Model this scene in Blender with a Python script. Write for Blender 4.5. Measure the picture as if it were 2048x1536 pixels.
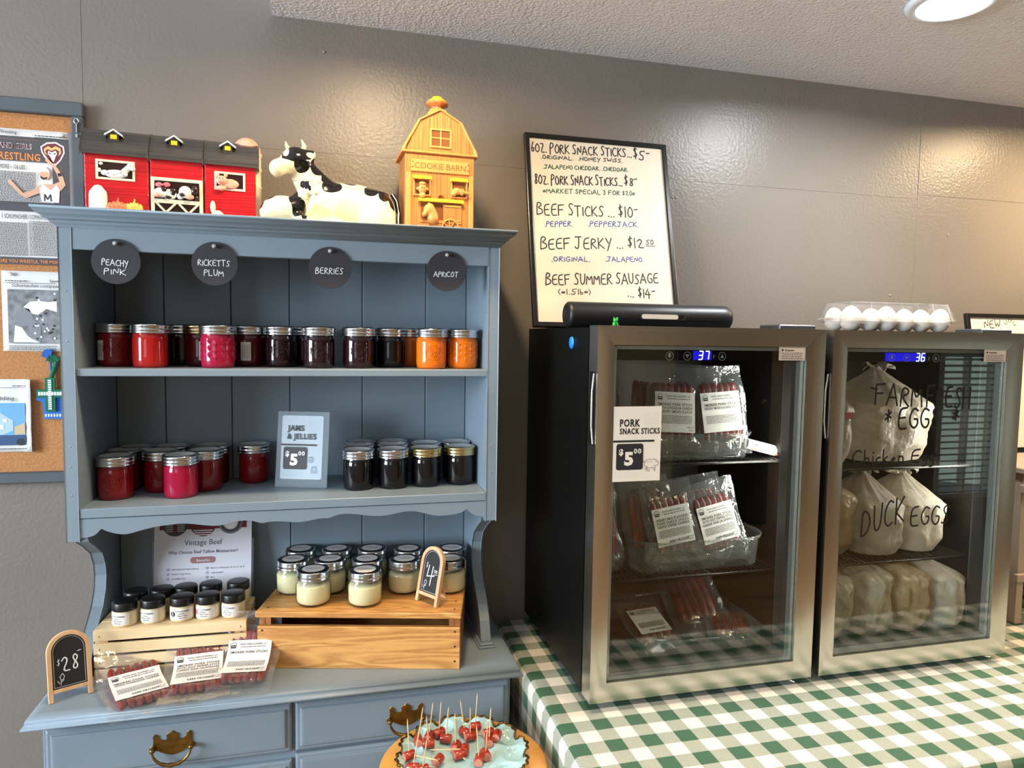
import bpy, bmesh, math, random
from math import sin, cos, pi, radians, sqrt, atan2
from mathutils import Vector, Matrix, Euler, noise

for o in list(bpy.data.objects): bpy.data.objects.remove(o, do_unlink=True)
SC = bpy.context.scene
COL = SC.collection

def lin(h):
    if isinstance(h, str):
        h = h.lstrip('#'); c = [int(h[i:i+2], 16)/255 for i in (0, 2, 4)]
    else: c = list(h)
    return tuple(x/12.92 if x <= .04045 else ((x+.055)/1.055)**2.4 for x in c) + (1,)

# ------------------------------------------------------------------ camera
def cam_axes(yaw, pitch, roll):
    y, p, r = radians(yaw), radians(pitch), radians(roll)
    f = Vector((sin(y)*cos(p), cos(y)*cos(p), -sin(p)))
    rt = Vector((cos(y), -sin(y), 0)); up = rt.cross(f)
    return rt*cos(r)+up*sin(r), -rt*sin(r)+up*cos(r), f
cd = bpy.data.cameras.new('camera'); cam = bpy.data.objects.new('camera', cd); COL.objects.link(cam)
rt, up, fw = cam_axes(14.5135, 3.9149, .8734)
m = Matrix((rt, up, -fw)).transposed().to_4x4(); m.translation = Vector((.4435, -1.5793, 1.4248))
cam.matrix_world = m
cd.sensor_width = 36; cd.lens = 1397.25/2048*36; cd.clip_start = .02; cd.clip_end = 60
SC.camera = cam
SC.view_settings.view_transform = 'Standard'; SC.view_settings.look = 'None'
SC.view_settings.gamma = 1; SC.view_settings.use_curve_mapping = False
SC.view_settings.exposure = 0.6

# ------------------------------------------------------------------ world and lights
w = bpy.data.worlds.new('daylight'); SC.world = w; w.use_nodes = True
bg = w.node_tree.nodes['Background']; bg.inputs[0].default_value = (.72, .86, 1, 1); bg.inputs[1].default_value = .35

def area(name, loc, target, sx, sy, power, col, shape='RECTANGLE', spread=180):
    l = bpy.data.lights.new(name, 'AREA'); l.shape = shape; l.size = sx; l.size_y = sy
    l.energy = power; l.color = col; l.spread = radians(spread)
    o = bpy.data.objects.new(name, l); COL.objects.link(o); o.location = loc
    o.rotation_euler = (Vector(target)-Vector(loc)).to_track_quat('-Z', 'Y').to_euler()
    return o
WARM = (1, .74, .43); COOL = (.80, .90, 1.0); NEUT = (.93, .97, 1.0)
# daylight coming through the windows
area('daylight_left_window', (-2.75, -1.75, 1.6), (0, -1.2, 1.2), 1.7, 1.3, 190, COOL)
area('daylight_front_window', (-1.35, -4.35, 1.6), (.4, 0, 1.1), 1.3, 1.2, 9, COOL)
area('daylight_right_window', (5.6, -4.35, .8), (2.4, 0, 1.0), .8, 1.2, 3.5, (.75, 1, .8))
# recessed ceiling lamps (their lens and trim are built further down)
LAMPS = [(1.605, -.44, 2.08, NEUT, 6.8, 168), (.56, -.47, 2.08, WARM, 6.0, 168), (2.43, -.36, 2.08, WARM, 10, 168),
         (.1, -2.1, 2.45, WARM, 1.5, 110), (1.5, -1.75, 2.45, WARM, 11, 110), (2.9, -1.9, 2.45, WARM, 12, 110), (1.2, -3.1, 2.45, WARM, 6, 110), (3.6, -3.1, 2.45, WARM, 9, 110)]
for i, (x, y, z, c, p, sp) in enumerate(LAMPS):
    area('lamp_light', (x, y, z-.012), (x, y, 0), .11, .11, p, c, 'DISK', sp)

# ------------------------------------------------------------------ materials
MATS = {}
def mat(name, col='#808080', rough=.5, metal=0, coat=0, var=0, vscale=8, bump=0, bscale=60, emit=None, estr=0, sss=0, spec=.5, trans=0, stretch=(1, 1, 1), crough=.05, bdist=.002, col2=None, detail=3):
    if name in MATS: return MATS[name]
    m = bpy.data.materials.new(name); m.use_nodes = True; nt = m.node_tree; b = nt.nodes['Principled BSDF']
    c = lin(col); b.inputs['Base Color'].default_value = c
    b.inputs['Roughness'].default_value = rough; b.inputs['Metallic'].default_value = metal
    b.inputs['Coat Weight'].default_value = coat; b.inputs['Coat Roughness'].default_value = crough
    b.inputs['Specular IOR Level'].default_value = spec
    if trans: b.inputs['Transmission Weight'].default_value = trans
    if sss: b.inputs['Subsurface Weight'].default_value = sss; b.inputs['Subsurface Radius'].default_value = (.006, .004, .003); b.inputs['Subsurface Scale'].default_value = 1
    if emit: b.inputs['Emission Color'].default_value = lin(emit); b.inputs['Emission Strength'].default_value = estr
    if var or bump or col2:
        tc = nt.nodes.new('ShaderNodeTexCoord'); mp = nt.nodes.new('ShaderNodeMapping'); mp.inputs['Scale'].default_value = stretch
        nt.links.new(tc.outputs['Object'], mp.inputs['Vector'])
    if var or col2:
        n = nt.nodes.new('ShaderNodeTexNoise'); n.inputs['Scale'].default_value = vscale; n.inputs['Detail'].default_value = detail
        nt.links.new(mp.outputs[0], n.inputs['Vector'])
        r = nt.nodes.new('ShaderNodeValToRGB'); nt.links.new(n.outputs[0], r.inputs[0])
        r.color_ramp.elements[0].position = .3; r.color_ramp.elements[1].position = .7
        if col2: r.color_ramp.elements[0].color = c; r.color_ramp.elements[1].color = lin(col2)
        else:
            r.color_ramp.elements[0].color = tuple(x*(1-var) for x in c[:3])+(1,)
            r.color_ramp.elements[1].color = tuple(min(1, x*(1+var)) for x in c[:3])+(1,)
        nt.links.new(r.outputs[0], b.inputs['Base Color'])
    if bump:
        n2 = nt.nodes.new('ShaderNodeTexNoise'); n2.inputs['Scale'].default_value = bscale; n2.inputs['Detail'].default_value = 4
        nt.links.new(mp.outputs[0], n2.inputs['Vector'])
        bp = nt.nodes.new('ShaderNodeBump'); bp.inputs['Strength'].default_value = bump; bp.inputs['Distance'].default_value = bdist
        nt.links.new(n2.outputs[0], bp.inputs['Height']); nt.links.new(bp.outputs[0], b.inputs['Normal'])
    MATS[name] = m; return m

def wood(name, c1, c2, axis=0, rough=.5, scale=14, dist=3, coat=0, fine=.25):
    """grain running along the given object axis"""
    if name in MATS: return MATS[name]
    m = bpy.data.materials.new(name); m.use_nodes = True; nt = m.node_tree; b = nt.nodes['Principled BSDF']
    tc = nt.nodes.new('ShaderNodeTexCoord'); mp = nt.nodes.new('ShaderNodeMapping')
    s = [1, 1, 1]; s[axis] = .12; mp.inputs['Scale'].default_value = s
    nt.links.new(tc.outputs['Object'], mp.inputs['Vector'])
    n = nt.nodes.new('ShaderNodeTexNoise'); n.inputs['Scale'].default_value = scale; n.inputs['Detail'].default_value = 2; n.inputs['Distortion'].default_value = .6
    nt.links.new(mp.outputs[0], n.inputs['Vector'])
    mu = nt.nodes.new('ShaderNodeMath'); mu.operation = 'MULTIPLY'; mu.inputs[1].default_value = dist*4
    nt.links.new(n.outputs[0], mu.inputs[0])
    sn = nt.nodes.new('ShaderNodeMath'); sn.operation = 'SINE'
    m2 = nt.nodes.new('ShaderNodeMath'); m2.operation = 'MULTIPLY'; m2.inputs[1].default_value = 2.2
    nt.links.new(mu.outputs[0], m2.inputs[0]); nt.links.new(m2.outputs[0], sn.inputs[0])
    n3 = nt.nodes.new('ShaderNodeTexNoise'); n3.inputs['Scale'].default_value = scale*14; n3.inputs['Detail'].default_value = 3
    nt.links.new(mp.outputs[0], n3.inputs['Vector'])
    ad = nt.nodes.new('ShaderNodeMath'); ad.operation = 'MULTIPLY_ADD'; ad.inputs[1].default_value = .32; ad.inputs[2].default_value = .35
    nt.links.new(sn.outputs[0], ad.inputs[0])
    a2 = nt.nodes.new('ShaderNodeMath'); a2.operation = 'MULTIPLY_ADD'; a2.inputs[1].default_value = fine*1.6
    nt.links.new(n3.outputs[0], a2.inputs[0]); nt.links.new(ad.outputs[0], a2.inputs[2])
    r = nt.nodes.new('ShaderNodeValToRGB'); r.color_ramp.elements[0].color = lin(c1); r.color_ramp.elements[1].color = lin(c2)
    nt.links.new(a2.outputs[0], r.inputs[0]); nt.links.new(r.outputs[0], b.inputs['Base Color'])
    b.inputs['Roughness'].default_value = rough; b.inputs['Coat Weight'].default_value = coat
    bp = nt.nodes.new('ShaderNodeBump'); bp.inputs['Strength'].default_value = .15; bp.inputs['Distance'].default_value = .001
    nt.links.new(n3.outputs[0], bp.inputs['Height']); nt.links.new(bp.outputs[0], b.inputs['Normal'])
    MATS[name] = m; return m

def clear(name, tint='#ffffff', base=.05, rough=.02, bump=0, bscale=40, haze=0, hcol='#ffffff', power=5, bdist=.004):
    """thin clear plastic or glass: see-through, glossier towards grazing angles"""
    if name in MATS: return MATS[name]
    m = bpy.data.materials.new(name); m.use_nodes = True; nt = m.node_tree
    for n in list(nt.nodes): nt.nodes.remove(n)
    out = nt.nodes.new('ShaderNodeOutputMaterial'); mx = nt.nodes.new('ShaderNodeMixShader')
    tr = nt.nodes.new('ShaderNodeBsdfTransparent'); tr.inputs[0].default_value = lin(tint)
    gl = nt.nodes.new('ShaderNodeBsdfGlossy'); gl.inputs['Roughness'].default_value = rough
    lw = nt.nodes.new('ShaderNodeLayerWeight'); lw.inputs[0].default_value = .5
    pw = nt.nodes.new('ShaderNodeMath'); pw.operation = 'POWER'; pw.inputs[1].default_value = power
    ma = nt.nodes.new('ShaderNodeMath'); ma.operation = 'MULTIPLY_ADD'; ma.inputs[1].default_value = 1-base; ma.inputs[2].default_value = base
    nt.links.new(lw.outputs['Facing'], pw.inputs[0]); nt.links.new(pw.outputs[0], ma.inputs[0]); nt.links.new(ma.outputs[0], mx.inputs[0])
    src = tr
    if haze:
        df = nt.nodes.new('ShaderNodeBsdfDiffuse'); df.inputs[0].default_value = lin(hcol)
        mh = nt.nodes.new('ShaderNodeMixShader'); mh.inputs[0].default_value = haze
        nt.links.new(tr.outputs[0], mh.inputs[1]); nt.links.new(df.outputs[0], mh.inputs[2]); src = mh
    nt.links.new(src.outputs[0], mx.inputs[1]); nt.links.new(gl.outputs[0], mx.inputs[2]); nt.links.new(mx.outputs[0], out.inputs[0])
    if bump:
        tc = nt.nodes.new('ShaderNodeTexCoord'); n2 = nt.nodes.new('ShaderNodeTexNoise'); n2.inputs['Scale'].default_value = bscale; n2.inputs['Detail'].default_value = 3
        nt.links.new(tc.outputs['Object'], n2.inputs['Vector'])
        bp = nt.nodes.new('ShaderNodeBump'); bp.inputs['Strength'].default_value = bump; bp.inputs['Distance'].default_value = bdist
        nt.links.new(n2.outputs[0], bp.inputs['Height']); nt.links.new(bp.outputs[0], gl.inputs['Normal']); nt.links.new(bp.outputs[0], lw.inputs['Normal'])
    MATS[name] = m; return m

def patched(name, cols, rough=.12, coat=.6):
    """glazed ceramic whose colours are chosen by the painted mask stored in the mesh attribute 'paint' (0, 1, 2 ...)"""
    if name in MATS: return MATS[name]
    m = bpy.data.materials.new(name); m.use_nodes = True; nt = m.node_tree; b = nt.nodes['Principled BSDF']
    at = nt.nodes.new('ShaderNodeAttribute'); at.attribute_name = 'paint'
    r = nt.nodes.new('ShaderNodeValToRGB'); r.color_ramp.interpolation = 'LINEAR'
    nt.links.new(at.outputs['Fac'], r.inputs[0])
    e = r.color_ramp.elements; e[0].position = .47; e[0].color = lin(cols[0]); e[1].position = .53; e[1].color = lin(cols[1])
    nt.links.new(r.outputs[0], b.inputs['Base Color']); b.inputs['Roughness'].default_value = rough; b.inputs['Coat Weight'].default_value = coat
    MATS[name] = m; return m

# ------------------------------------------------------------------ mesh builder
class MB:
    def __init__(s): s.v = []; s.f = []; s.mi = []; s.sm = []; s.M = None; s.fn = None; s.cur = 0; s.smooth = False
    def mat(s, i): s.cur = i; return s
    def add(s, vs, fs, smooth=None):
        n = len(s.v)
        for p in vs:
            p = Vector(p)
            if s.fn: p = Vector(s.fn(p))
            if s.M: p = s.M @ p
            s.v.append(p)
        sm = s.smooth if smooth is None else smooth
        for f in fs: s.f.append([i+n for i in f]); s.mi.append(s.cur); s.sm.append(sm)
        return s
    def box(s, x0, x1, y0, y1, z0, z1):
        return s.add([(x0,y0,z0),(x1,y0,z0),(x1,y1,z0),(x0,y1,z0),(x0,y0,z1),(x1,y0,z1),(x1,y1,z1),(x0,y1,z1)],
                     [(0,3,2,1),(4,5,6,7),(0,1,5,4),(1,2,6,5),(2,3,7,6),(3,0,4,7)], False)
    def prism(s, pts, a, b, axis='y'):
        n = len(pts); vs = []
        for t in (a, b):
            for (p, q) in pts: vs.append({'y': (p, t, q), 'x': (t, p, q), 'z': (p, q, t)}[axis])
        fs = [list(range(n)), list(range(2*n-1, n-1, -1))] + [(i, (i+1) % n, n+(i+1) % n, n+i) for i in range(n)]
        return s.add(vs, fs, False)
    def strip(s, outer, inner, a, b, axis='y', closed=True):
        """solid band between two matching outlines"""
        n = len(outer); vs = []
        for t in (a, b):
            for L in (outer, inner):
                for (p, q) in L: vs.append({'y': (p, t, q), 'x': (t, p, q), 'z': (p, q, t)}[axis])
        fs = []
        for i in range(n if closed else n-1):
            j = (i+1) % n
            fs += [(i, j, n+j, n+i), (2*n+i, 3*n+i, 3*n+j, 2*n+j), (i, 2*n+i, 2*n+j, j), (n+i, n+j, 3*n+j, 3*n+i)]
        if not closed: fs += [(0, n, 3*n, 2*n), (n-1, 3*n-1, 4*n-1, 2*n-1)]
        return s.add(vs, fs, False)
    def lathe(s, prof, n=24, c=(0, 0, 0), cap=True, sx=1, sy=1):
        vs = []; fs = []; k = len(prof)
        for (r, z) in prof:
            for i in range(n):
                a = 2*pi*i/n; vs.append((c[0]+r*cos(a)*sx, c[1]+r*sin(a)*sy, c[2]+z))
        for j in range(k-1):
            for i in range(n):
                i2 = (i+1) % n; fs.append((j*n+i, j*n+i2, (j+1)*n+i2, (j+1)*n+i))
        s.add(vs, fs, True)
        if cap:
            for j in (0, k-1):
                if prof[j][0] > 1e-6:
                    s.add(vs[j*n:(j+1)*n], [list(range(n)) if j else list(range(n-1, -1, -1))], False)
        return s
    def tube(s, path, r, n=8, closed=False, cap=True):
        P = [Vector(p) for p in path]; k = len(P); vs = []; fs = []; up_ = None
        R = r if isinstance(r, (list, tuple)) else [r]*k
        for i in range(k):
            if closed: t = P[(i+1) % k]-P[i-1]
            else: t = P[min(i+1, k-1)]-P[max(i-1, 0)]
            t.normalize()
            if up_ is None:
                a = Vector((0, 0, 1)) if abs(t.z) < .9 else Vector((1, 0, 0)); up_ = (a-t*a.dot(t)).normalized()
            else: up_ = (up_-t*up_.dot(t)).normalized()
            sd = t.cross(up_)
            for j in range(n):
                a = 2*pi*j/n; vs.append(P[i]+(up_*cos(a)+sd*sin(a))*R[i])
        for i in range(k if closed else k-1):
            for j in range(n):
                j2 = (j+1) % n; i2 = (i+1) % k; fs.append((i*n+j, i2*n+j, i2*n+j2, i*n+j2))
        s.add(vs, fs, True)
        if cap and not closed:
            s.add(vs[:n], [list(range(n))], False); s.add(vs[-n:], [list(range(n-1, -1, -1))], False)
        return s
    def sph(s, c, r, nu=16, nv=10, e=1):
        if not isinstance(r, (tuple, list)): r = (r, r, r)
        vs = [(c[0], c[1], c[2]-r[2])]; fs = []
        for j in range(1, nv):
            ph = -pi/2+pi*j/nv
            for i in range(nu):
                a = 2*pi*i/nu; vs.append((c[0]+r[0]*cos(ph)*cos(a), c[1]+r[1]*cos(ph)*sin(a), c[2]+r[2]*sin(ph)))
        vs.append((c[0], c[1], c[2]+r[2])); L = len(vs)-1
        for i in range(nu):
            i2 = (i+1) % nu; fs.append((0, 1+i2, 1+i)); fs.append((L, 1+(nv-2)*nu+i, 1+(nv-2)*nu+i2))
            for j in range(nv-2): fs.append((1+j*nu+i, 1+j*nu+i2, 1+(j+1)*nu+i2, 1+(j+1)*nu+i))
        return s.add(vs, fs, True)
    def grid(s, f, nu, nv, smooth=True, closeu=False):
        vs = [f(i/nu, j/nv) for j in range(nv+1) for i in range(nu+(0 if closeu else 1))]; w_ = nu+(0 if closeu else 1)
        fs = [(j*w_+i, j*w_+(i+1) % w_, (j+1)*w_+(i+1) % w_, (j+1)*w_+i) for j in range(nv) for i in range(nu)]
        return s.add(vs, fs, smooth)
    def poly(s, pts, y=0):           # flat outline in the XZ plane
        return s.add([(p, y, q) for p, q in pts], [list(range(len(pts)))], False)
    def rect(s, x0, x1, z0, z1, y=0): return s.poly([(x0, z0), (x1, z0), (x1, z1), (x0, z1)], y)
    def disc(s, cx, cz, r, y=0, n=20, rz=None):
        return s.poly([(cx+r*cos(2*pi*i/n), cz+(rz or r)*sin(2*pi*i/n)) for i in range(n)], y)
    def ring(s, cx, cz, r, t, y=0, n=20):
        o = [(cx+r*cos(2*pi*i/n), y, cz+r*sin(2*pi*i/n)) for i in range(n)]; q = [(cx+(r-t)*cos(2*pi*i/n), y, cz+(r-t)*sin(2*pi*i/n)) for i in range(n)]
        return s.add(o+q, [(i, (i+1) % n, n+(i+1) % n, n+i) for i in range(n)], False)
    def line(s, pts, th, y=0, closed=False):
        """flat pen stroke in the XZ plane"""
        P = [Vector((p[0], p[1])) for p in pts]
        if closed: P.append(P[0])
        for i in range(len(P)-1):
            a, b = P[i], P[i+1]; d = b-a
            if d.length < 1e-7: continue
            d.normalize(); q = Vector((-d.y, d.x))*th/2; e = d*th*.3
            s.lk = (getattr(s, 'lk', 0)+1) % 25; yk = y-s.lk*4e-6; s.add([(p.x, yk, p.y) for p in (a-e-q, b+e-q, b+e+q, a-e+q)], [(0, 1, 2, 3)], False)
        return s
    def mesh(s, name, mats, off=None):
        me = bpy.data.meshes.new(name)
        vs = [tuple(p-off) if off is not None else tuple(p) for p in s.v]
        me.from_pydata(vs, [], s.f)
        for m_ in (mats if isinstance(mats, (list, tuple)) else [mats]): me.materials.append(m_)
        me.polygons.foreach_set('material_index', s.mi); me.polygons.foreach_set('use_smooth', s.sm)
        me.update(); return me

def link(o, parent=None):
    COL.objects.link(o)
    if parent is not None: o.parent = parent
    return o
def worldoff(p):
    t = Vector((0, 0, 0))
    while p is not None: t += p.location; p = p.parent
    return t
def part(name, mb, mats, parent=None, local=False, bev=0, solid=0, seg=1, label=None, fixn=False):
    """mb is in world metres (local=False) or in the parent's own frame (local=True)"""
    off = None if (local or parent is None) else worldoff(parent)
    me = mb.mesh(name, mats, off) if isinstance(mb, MB) else mb
    if fixn:
        bm = bmesh.new(); bm.from_mesh(me); bmesh.ops.recalc_face_normals(bm, faces=bm.faces); bm.to_mesh(me); bm.free()
    o = bpy.data.objects.new(name, me); link(o, parent)
    if solid:
        q = o.modifiers.new('thickness', 'SOLIDIFY'); q.thickness = solid; q.offset = 0
    if bev:
        q = o.modifiers.new('bevel', 'BEVEL'); q.width = bev; q.segments = seg; q.limit_method = 'ANGLE'; q.angle_limit = radians(40)
    if label: o['label'] = label
    return o
def thing(name, label, cat, loc=(0, 0, 0), rotz=0, group=None, rot=None):
    o = bpy.data.objects.new(name, None); o.empty_display_size = .02; link(o); o.location = loc
    o.rotation_euler = rot if rot else (0, 0, rotz)
    tag(o, label, cat, group); return o
def tag(o, label, cat, group=None):
    o['label'] = label; o['category'] = cat
    if group: o['group'] = group
    return o
def struct(name, mb, mats, bev=0, parent=None):
    o = part(name, mb, mats, parent, bev=bev)
    if parent is None: o['kind'] = 'structure'
    return o
def dup(root, loc, rotz, label, group=None):
    r = root.copy(); link(r); r.location = loc; r.rotation_euler = (0, 0, rotz); r['label'] = label
    if group: r['group'] = group
    for ch in list(root.children):
        c = ch.copy(); COL.objects.link(c); c.parent = r
        for g in ch.children:
            d = g.copy(); COL.objects.link(d); d.parent = c
    return r

# ------------------------------------------------------------------ lettering
_TC = {}
def _text_mesh(t, bold):
    k = (t, bold)
    if k in _TC: return _TC[k]
    cu = bpy.data.curves.new('t', 'FONT'); cu.body = t; cu.size = 1; cu.offset = bold; cu.resolution_u = 2; cu.space_character = 1+bold*5
    o = bpy.data.objects.new('t', cu); COL.objects.link(o)
    dg = bpy.context.evaluated_depsgraph_get(); dg.update()
    me = o.evaluated_get(dg).to_mesh()
    vs = [v.co.copy() for v in me.vertices]; fs = [list(p.vertices) for p in me.polygons]
    o.evaluated_get(dg).to_mesh_clear(); bpy.data.objects.remove(o); bpy.data.curves.remove(cu)
    x0 = min([v.x for v in vs] or [0]); x1 = max([v.x for v in vs] or [1])
    _TC[k] = (vs, fs, x0, max(x1-x0, 1e-4)); return _TC[k]
CAP = .70
def text(mb, t, x, z, h, w=None, y=0, bold=0, align='L', slope=0, shear=0):
    """printed letters: cap height h, fitted to width w, baseline at z"""
    vs, fs, x0, W = _text_mesh(t, bold); k = h/CAP; kx = (w/W) if w else k
    if align == 'C': x = x-W*kx/2
    elif align == 'R': x = x-W*kx
    mb.add([(x+(v.x-x0)*kx+shear*v.y*k, y, z+v.y*k+slope*(v.x-x0)*kx) for v in vs], fs, False)
    return W*kx
G = {'A':[[(0,0),(.45,1),(.9,0)],[(.15,.36),(.78,.36)]],'B':[[(0,0),(.05,1),(.55,.93),(.6,.72),(.1,.55),(.7,.42),(.72,.12),(0,0)]],
'C':[[(.75,.85),(.45,1),(.1,.7),(.05,.3),(.35,0),(.75,.12)]],'D':[[(.05,0),(.1,1),(.6,.85),(.8,.45),(.5,.05),(.05,0)]],
'E':[[(.7,1),(.08,.95),(.03,0),(.72,.05)],[(.05,.52),(.6,.55)]],'F':[[(.75,1),(.05,.95),(.05,0)],[(.05,.52),(.6,.55)]],
'G':[[(.75,.85),(.4,1),(.08,.65),(.08,.25),(.4,0),(.72,.15),(.75,.45),(.45,.45)]],'H':[[(.05,1),(.05,0)],[(.7,1),(.68,0)],[(.05,.5),(.7,.52)]],
'I':[[(.1,.8),(.1,0)]],'J':[[(.1,1),(.85,1)],[(.55,1),(.5,.15),(.25,0),(.02,.2)]],'K':[[(.08,1),(.05,0)],[(.7,.95),(.08,.45),(.75,0)]],
'L':[[(.05,1),(.05,0),(.65,.03)]],'M':[[(.02,0),(.12,1),(.45,.3),(.8,1),(.9,0)]],'N':[[(.05,0),(.08,1),(.65,.05),(.7,1)]],
'O':[[(.4,1),(.08,.7),(.08,.25),(.4,0),(.75,.3),(.72,.75),(.4,1)]],'P':[[(.05,-.1),(.08,1),(.6,.95),(.65,.62),(.08,.45)]],
'Q':[[(.4,1),(.08,.7),(.08,.25),(.4,0),(.75,.3),(.72,.75),(.4,1)],[(.5,.2),(.8,-.05)]],'R':[[(.05,0),(.08,1),(.6,.9),(.6,.65),(.08,.5),(.72,0)]],
'S':[[(.65,.88),(.35,1),(.08,.75),(.6,.35),(.4,.02),(.02,.1)]],'T':[[(0,.97),(.8,1)],[(.4,1),(.38,0)]],'U':[[(.05,1),(.08,.2),(.35,0),(.65,.2),(.7,1)]],
'V':[[(0,1),(.35,0),(.75,1)]],'W':[[(0,1),(.2,0),(.45,.7),(.7,0),(.95,1)]],'X':[[(0,1),(.7,0)],[(.7,1),(0,0)]],'Y':[[(.02,1),(.35,.5)],[(.72,1),(.2,-.25)]],
'Z':[[(.05,.97),(.65,.97),(.05,0),(.7,.03)]],'0':[[(.35,1),(.08,.7),(.1,.2),(.38,0),(.62,.3),(.6,.75),(.35,1)]],'1':[[(.1,1),(.1,0)]],
'2':[[(.05,.75),(.3,1),(.58,.75),(.1,.05),(.7,.05)]],'3':[[(.05,.9),(.4,1),(.5,.75),(.2,.55),(.55,.35),(.4,.02),(.02,.1)]],'4':[[(.45,1),(.02,.4),(.75,.42)],[(.52,.75),(.5,-.05)]],
'5':[[(.75,1),(.2,.95),(.12,.55),(.55,.5),(.55,.1),(.2,-.05),(.02,.1)]],'6':[[(.35,1),(.05,.4),(.2,0),(.5,.15),(.4,.48),(.08,.3)]],
'8':[[(.5,.85),(.3,1),(.1,.75),(.55,.25),(.3,0),(.05,.2),(.5,.7),(.5,.85)]],'$':[[(.5,.82),(.28,.9),(.1,.7),(.5,.38),(.32,.15),(.05,.22)],[(.3,1.05),(.28,0)]],
'.':[[(.08,0),(.14,.04)]],'*':[[(.25,.7),(.25,.1)],[(0,.5),(.5,.3)],[(.02,.2),(.48,.6)]],'-':[[(0,.8),(.4,.85)]],',':[[(.1,.05),(0,-.15)]],'~':[[(0,.45),(.15,.55),(.3,.45),(.45,.55)],[(0,.25),(.15,.35),(.3,.25),(.45,.35)]],
'(':[[(.3,1.05),(.05,.5),(.3,-.1)]],')':[[(0,1.05),(.25,.5),(0,-.1)]],"'":[[(.1,.5),(.14,.54)]],'b':[[(.05,1),(.05,0),(.35,.05),(.4,.35),(.05,.4)]],'l':[[(.08,1),(.06,0)]],
'k':[[(.08,1),(.05,0)],[(.42,.5),(.08,.25),(.48,0)]],'h':[[(.05,1),(.05,0)],[(.05,.35),(.25,.5),(.4,.35),(.42,0)]],'i':[[(.08,.5),(.08,0)],[(.08,.75),(.1,.8)]],
'c':[[(.4,.45),(.15,.45),(.05,.15),(.4,.05)]],'e':[[(.05,.25),(.38,.3),(.25,.5),(.05,.25),(.15,0),(.42,.08)]],'n':[[(.05,.5),(.05,0)],[(.05,.35),(.25,.5),(.4,.35),(.42,0)]],
'g':[[(.4,.45),(.1,.45),(.08,.1),(.4,.1),(.42,.5),(.4,-.3),(.1,-.3)]],'s':[[(.35,.45),(.1,.42),(.35,.15),(.05,.02)]],'o':[[(.2,.5),(.03,.25),(.2,0),(.4,.25),(.2,.5)]],'t':[[(.2,.9),(.2,.0)],[(0,.55),(.42,.6)]],
'r':[[(.05,.5),(.05,0)],[(.05,.3),(.2,.5),(.38,.45)]],'u':[[(.05,.5),(.1,.05),(.35,.05),(.4,.5),(.42,0)]],'a':[[(.4,.45),(.1,.4),(.08,.05),(.4,.1),(.42,.5),(.42,0)]],'q':[[(.4,.5),(.4,-.4)]]}
def smoothpl(P, it=1):
    for _ in range(it):
        if len(P) < 3: return P
        Q = [P[0]]
        for i in range(len(P)-1):
            a, b = P[i], P[i+1]
            if i > 0: Q.append((a[0]*.75+b[0]*.25, a[1]*.75+b[1]*.25))
            if i < len(P)-2: Q.append((a[0]*.25+b[0]*.75, a[1]*.25+b[1]*.75))
        Q.append(P[-1]); P = Q
    return P
def hand(mb, t, x, z, h, w, th, y=0, slope=0, seed=1, big=1.0):
    """handwriting drawn as pen strokes; first letters of words a little taller"""
    rnd = random.Random(seed); adv = []; tot = 0
    for c in t:
        a = .42 if c == ' ' else max(p[0] for s_ in G.get(c, [[(.5, 0)]]) for p in s_)+.2
        adv.append(a); tot += a
    k = w/tot; cx = 0; first = True
    for c, a in zip(t, adv):
        if c != ' ' and c in G:
            hh = h*(big if first else 1)*(1+rnd.uniform(-.06, .06)); dz = rnd.uniform(-.04, .04)*h; sh = rnd.uniform(-.04, .08)
            for s_ in G[c]:
                P = smoothpl(s_, 2) if len(s_) > 3 else s_
                mb.line([(x+(cx+p[0]+sh*p[1])*k, z+dz+p[1]*hh+slope*(cx+p[0])*k) for p in P], th, y)
        first = (c == ' '); cx += a
def scribble(mb, x0, x1, z, h, y=0, seed=0):
    """tiny unreadable print as word-long dashes"""
    rnd = random.Random(seed); x = x0
    while x < x1:
        w_ = rnd.uniform(1.2, 4)*h; w_ = min(w_, x1-x); mb.rect(x, x+w_, z, z+h*.8, y); x += w_+h*.7
# ------------------------------------------------------------------ the room
M_wall = mat('wall_paint', '#7d766e', rough=.34, var=.05, vscale=3, bump=.5, bscale=140, bdist=.002, spec=.45)
M_beige = mat('beige_paint', '#9e8e74', rough=.6, var=.05)
M_ceil = mat('ceiling_texture', '#ebeaec', rough=.75, bump=1.0, bscale=150, bdist=.006)
M_floor = wood('floor_wood', '#5f4c38', '#806a50', axis=0, rough=.35, scale=4)
M_white = mat('white_trim', '#e4e2dc', rough=.4)
XL, XR, YF, HC = -2.3, 6.3, -4.0, 2.45
mb = MB().box(XL, XR, .012, .14, 0, HC); wb = struct('wall_back', mb, M_wall)
# painted sheets of the wall with fine joints between them
for (x0, x1, z0, z1, d) in [(XL, -.0295, 0, 1.8095, 0), (XL, -.0295, 1.8100, HC, .0004), (-.029, 1.9715, 1.8103, HC, .0), (-.029, 1.9715, 0, 1.8097, .0003), (1.972, XR, 1.8215, HC, .0010), (1.972, XR, 0, 1.8210, .0002)]:
    mb = MB(); mb.box(x0, x1, -d, .0125, z0, z1); part('panel', mb, M_wall, wb)
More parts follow.
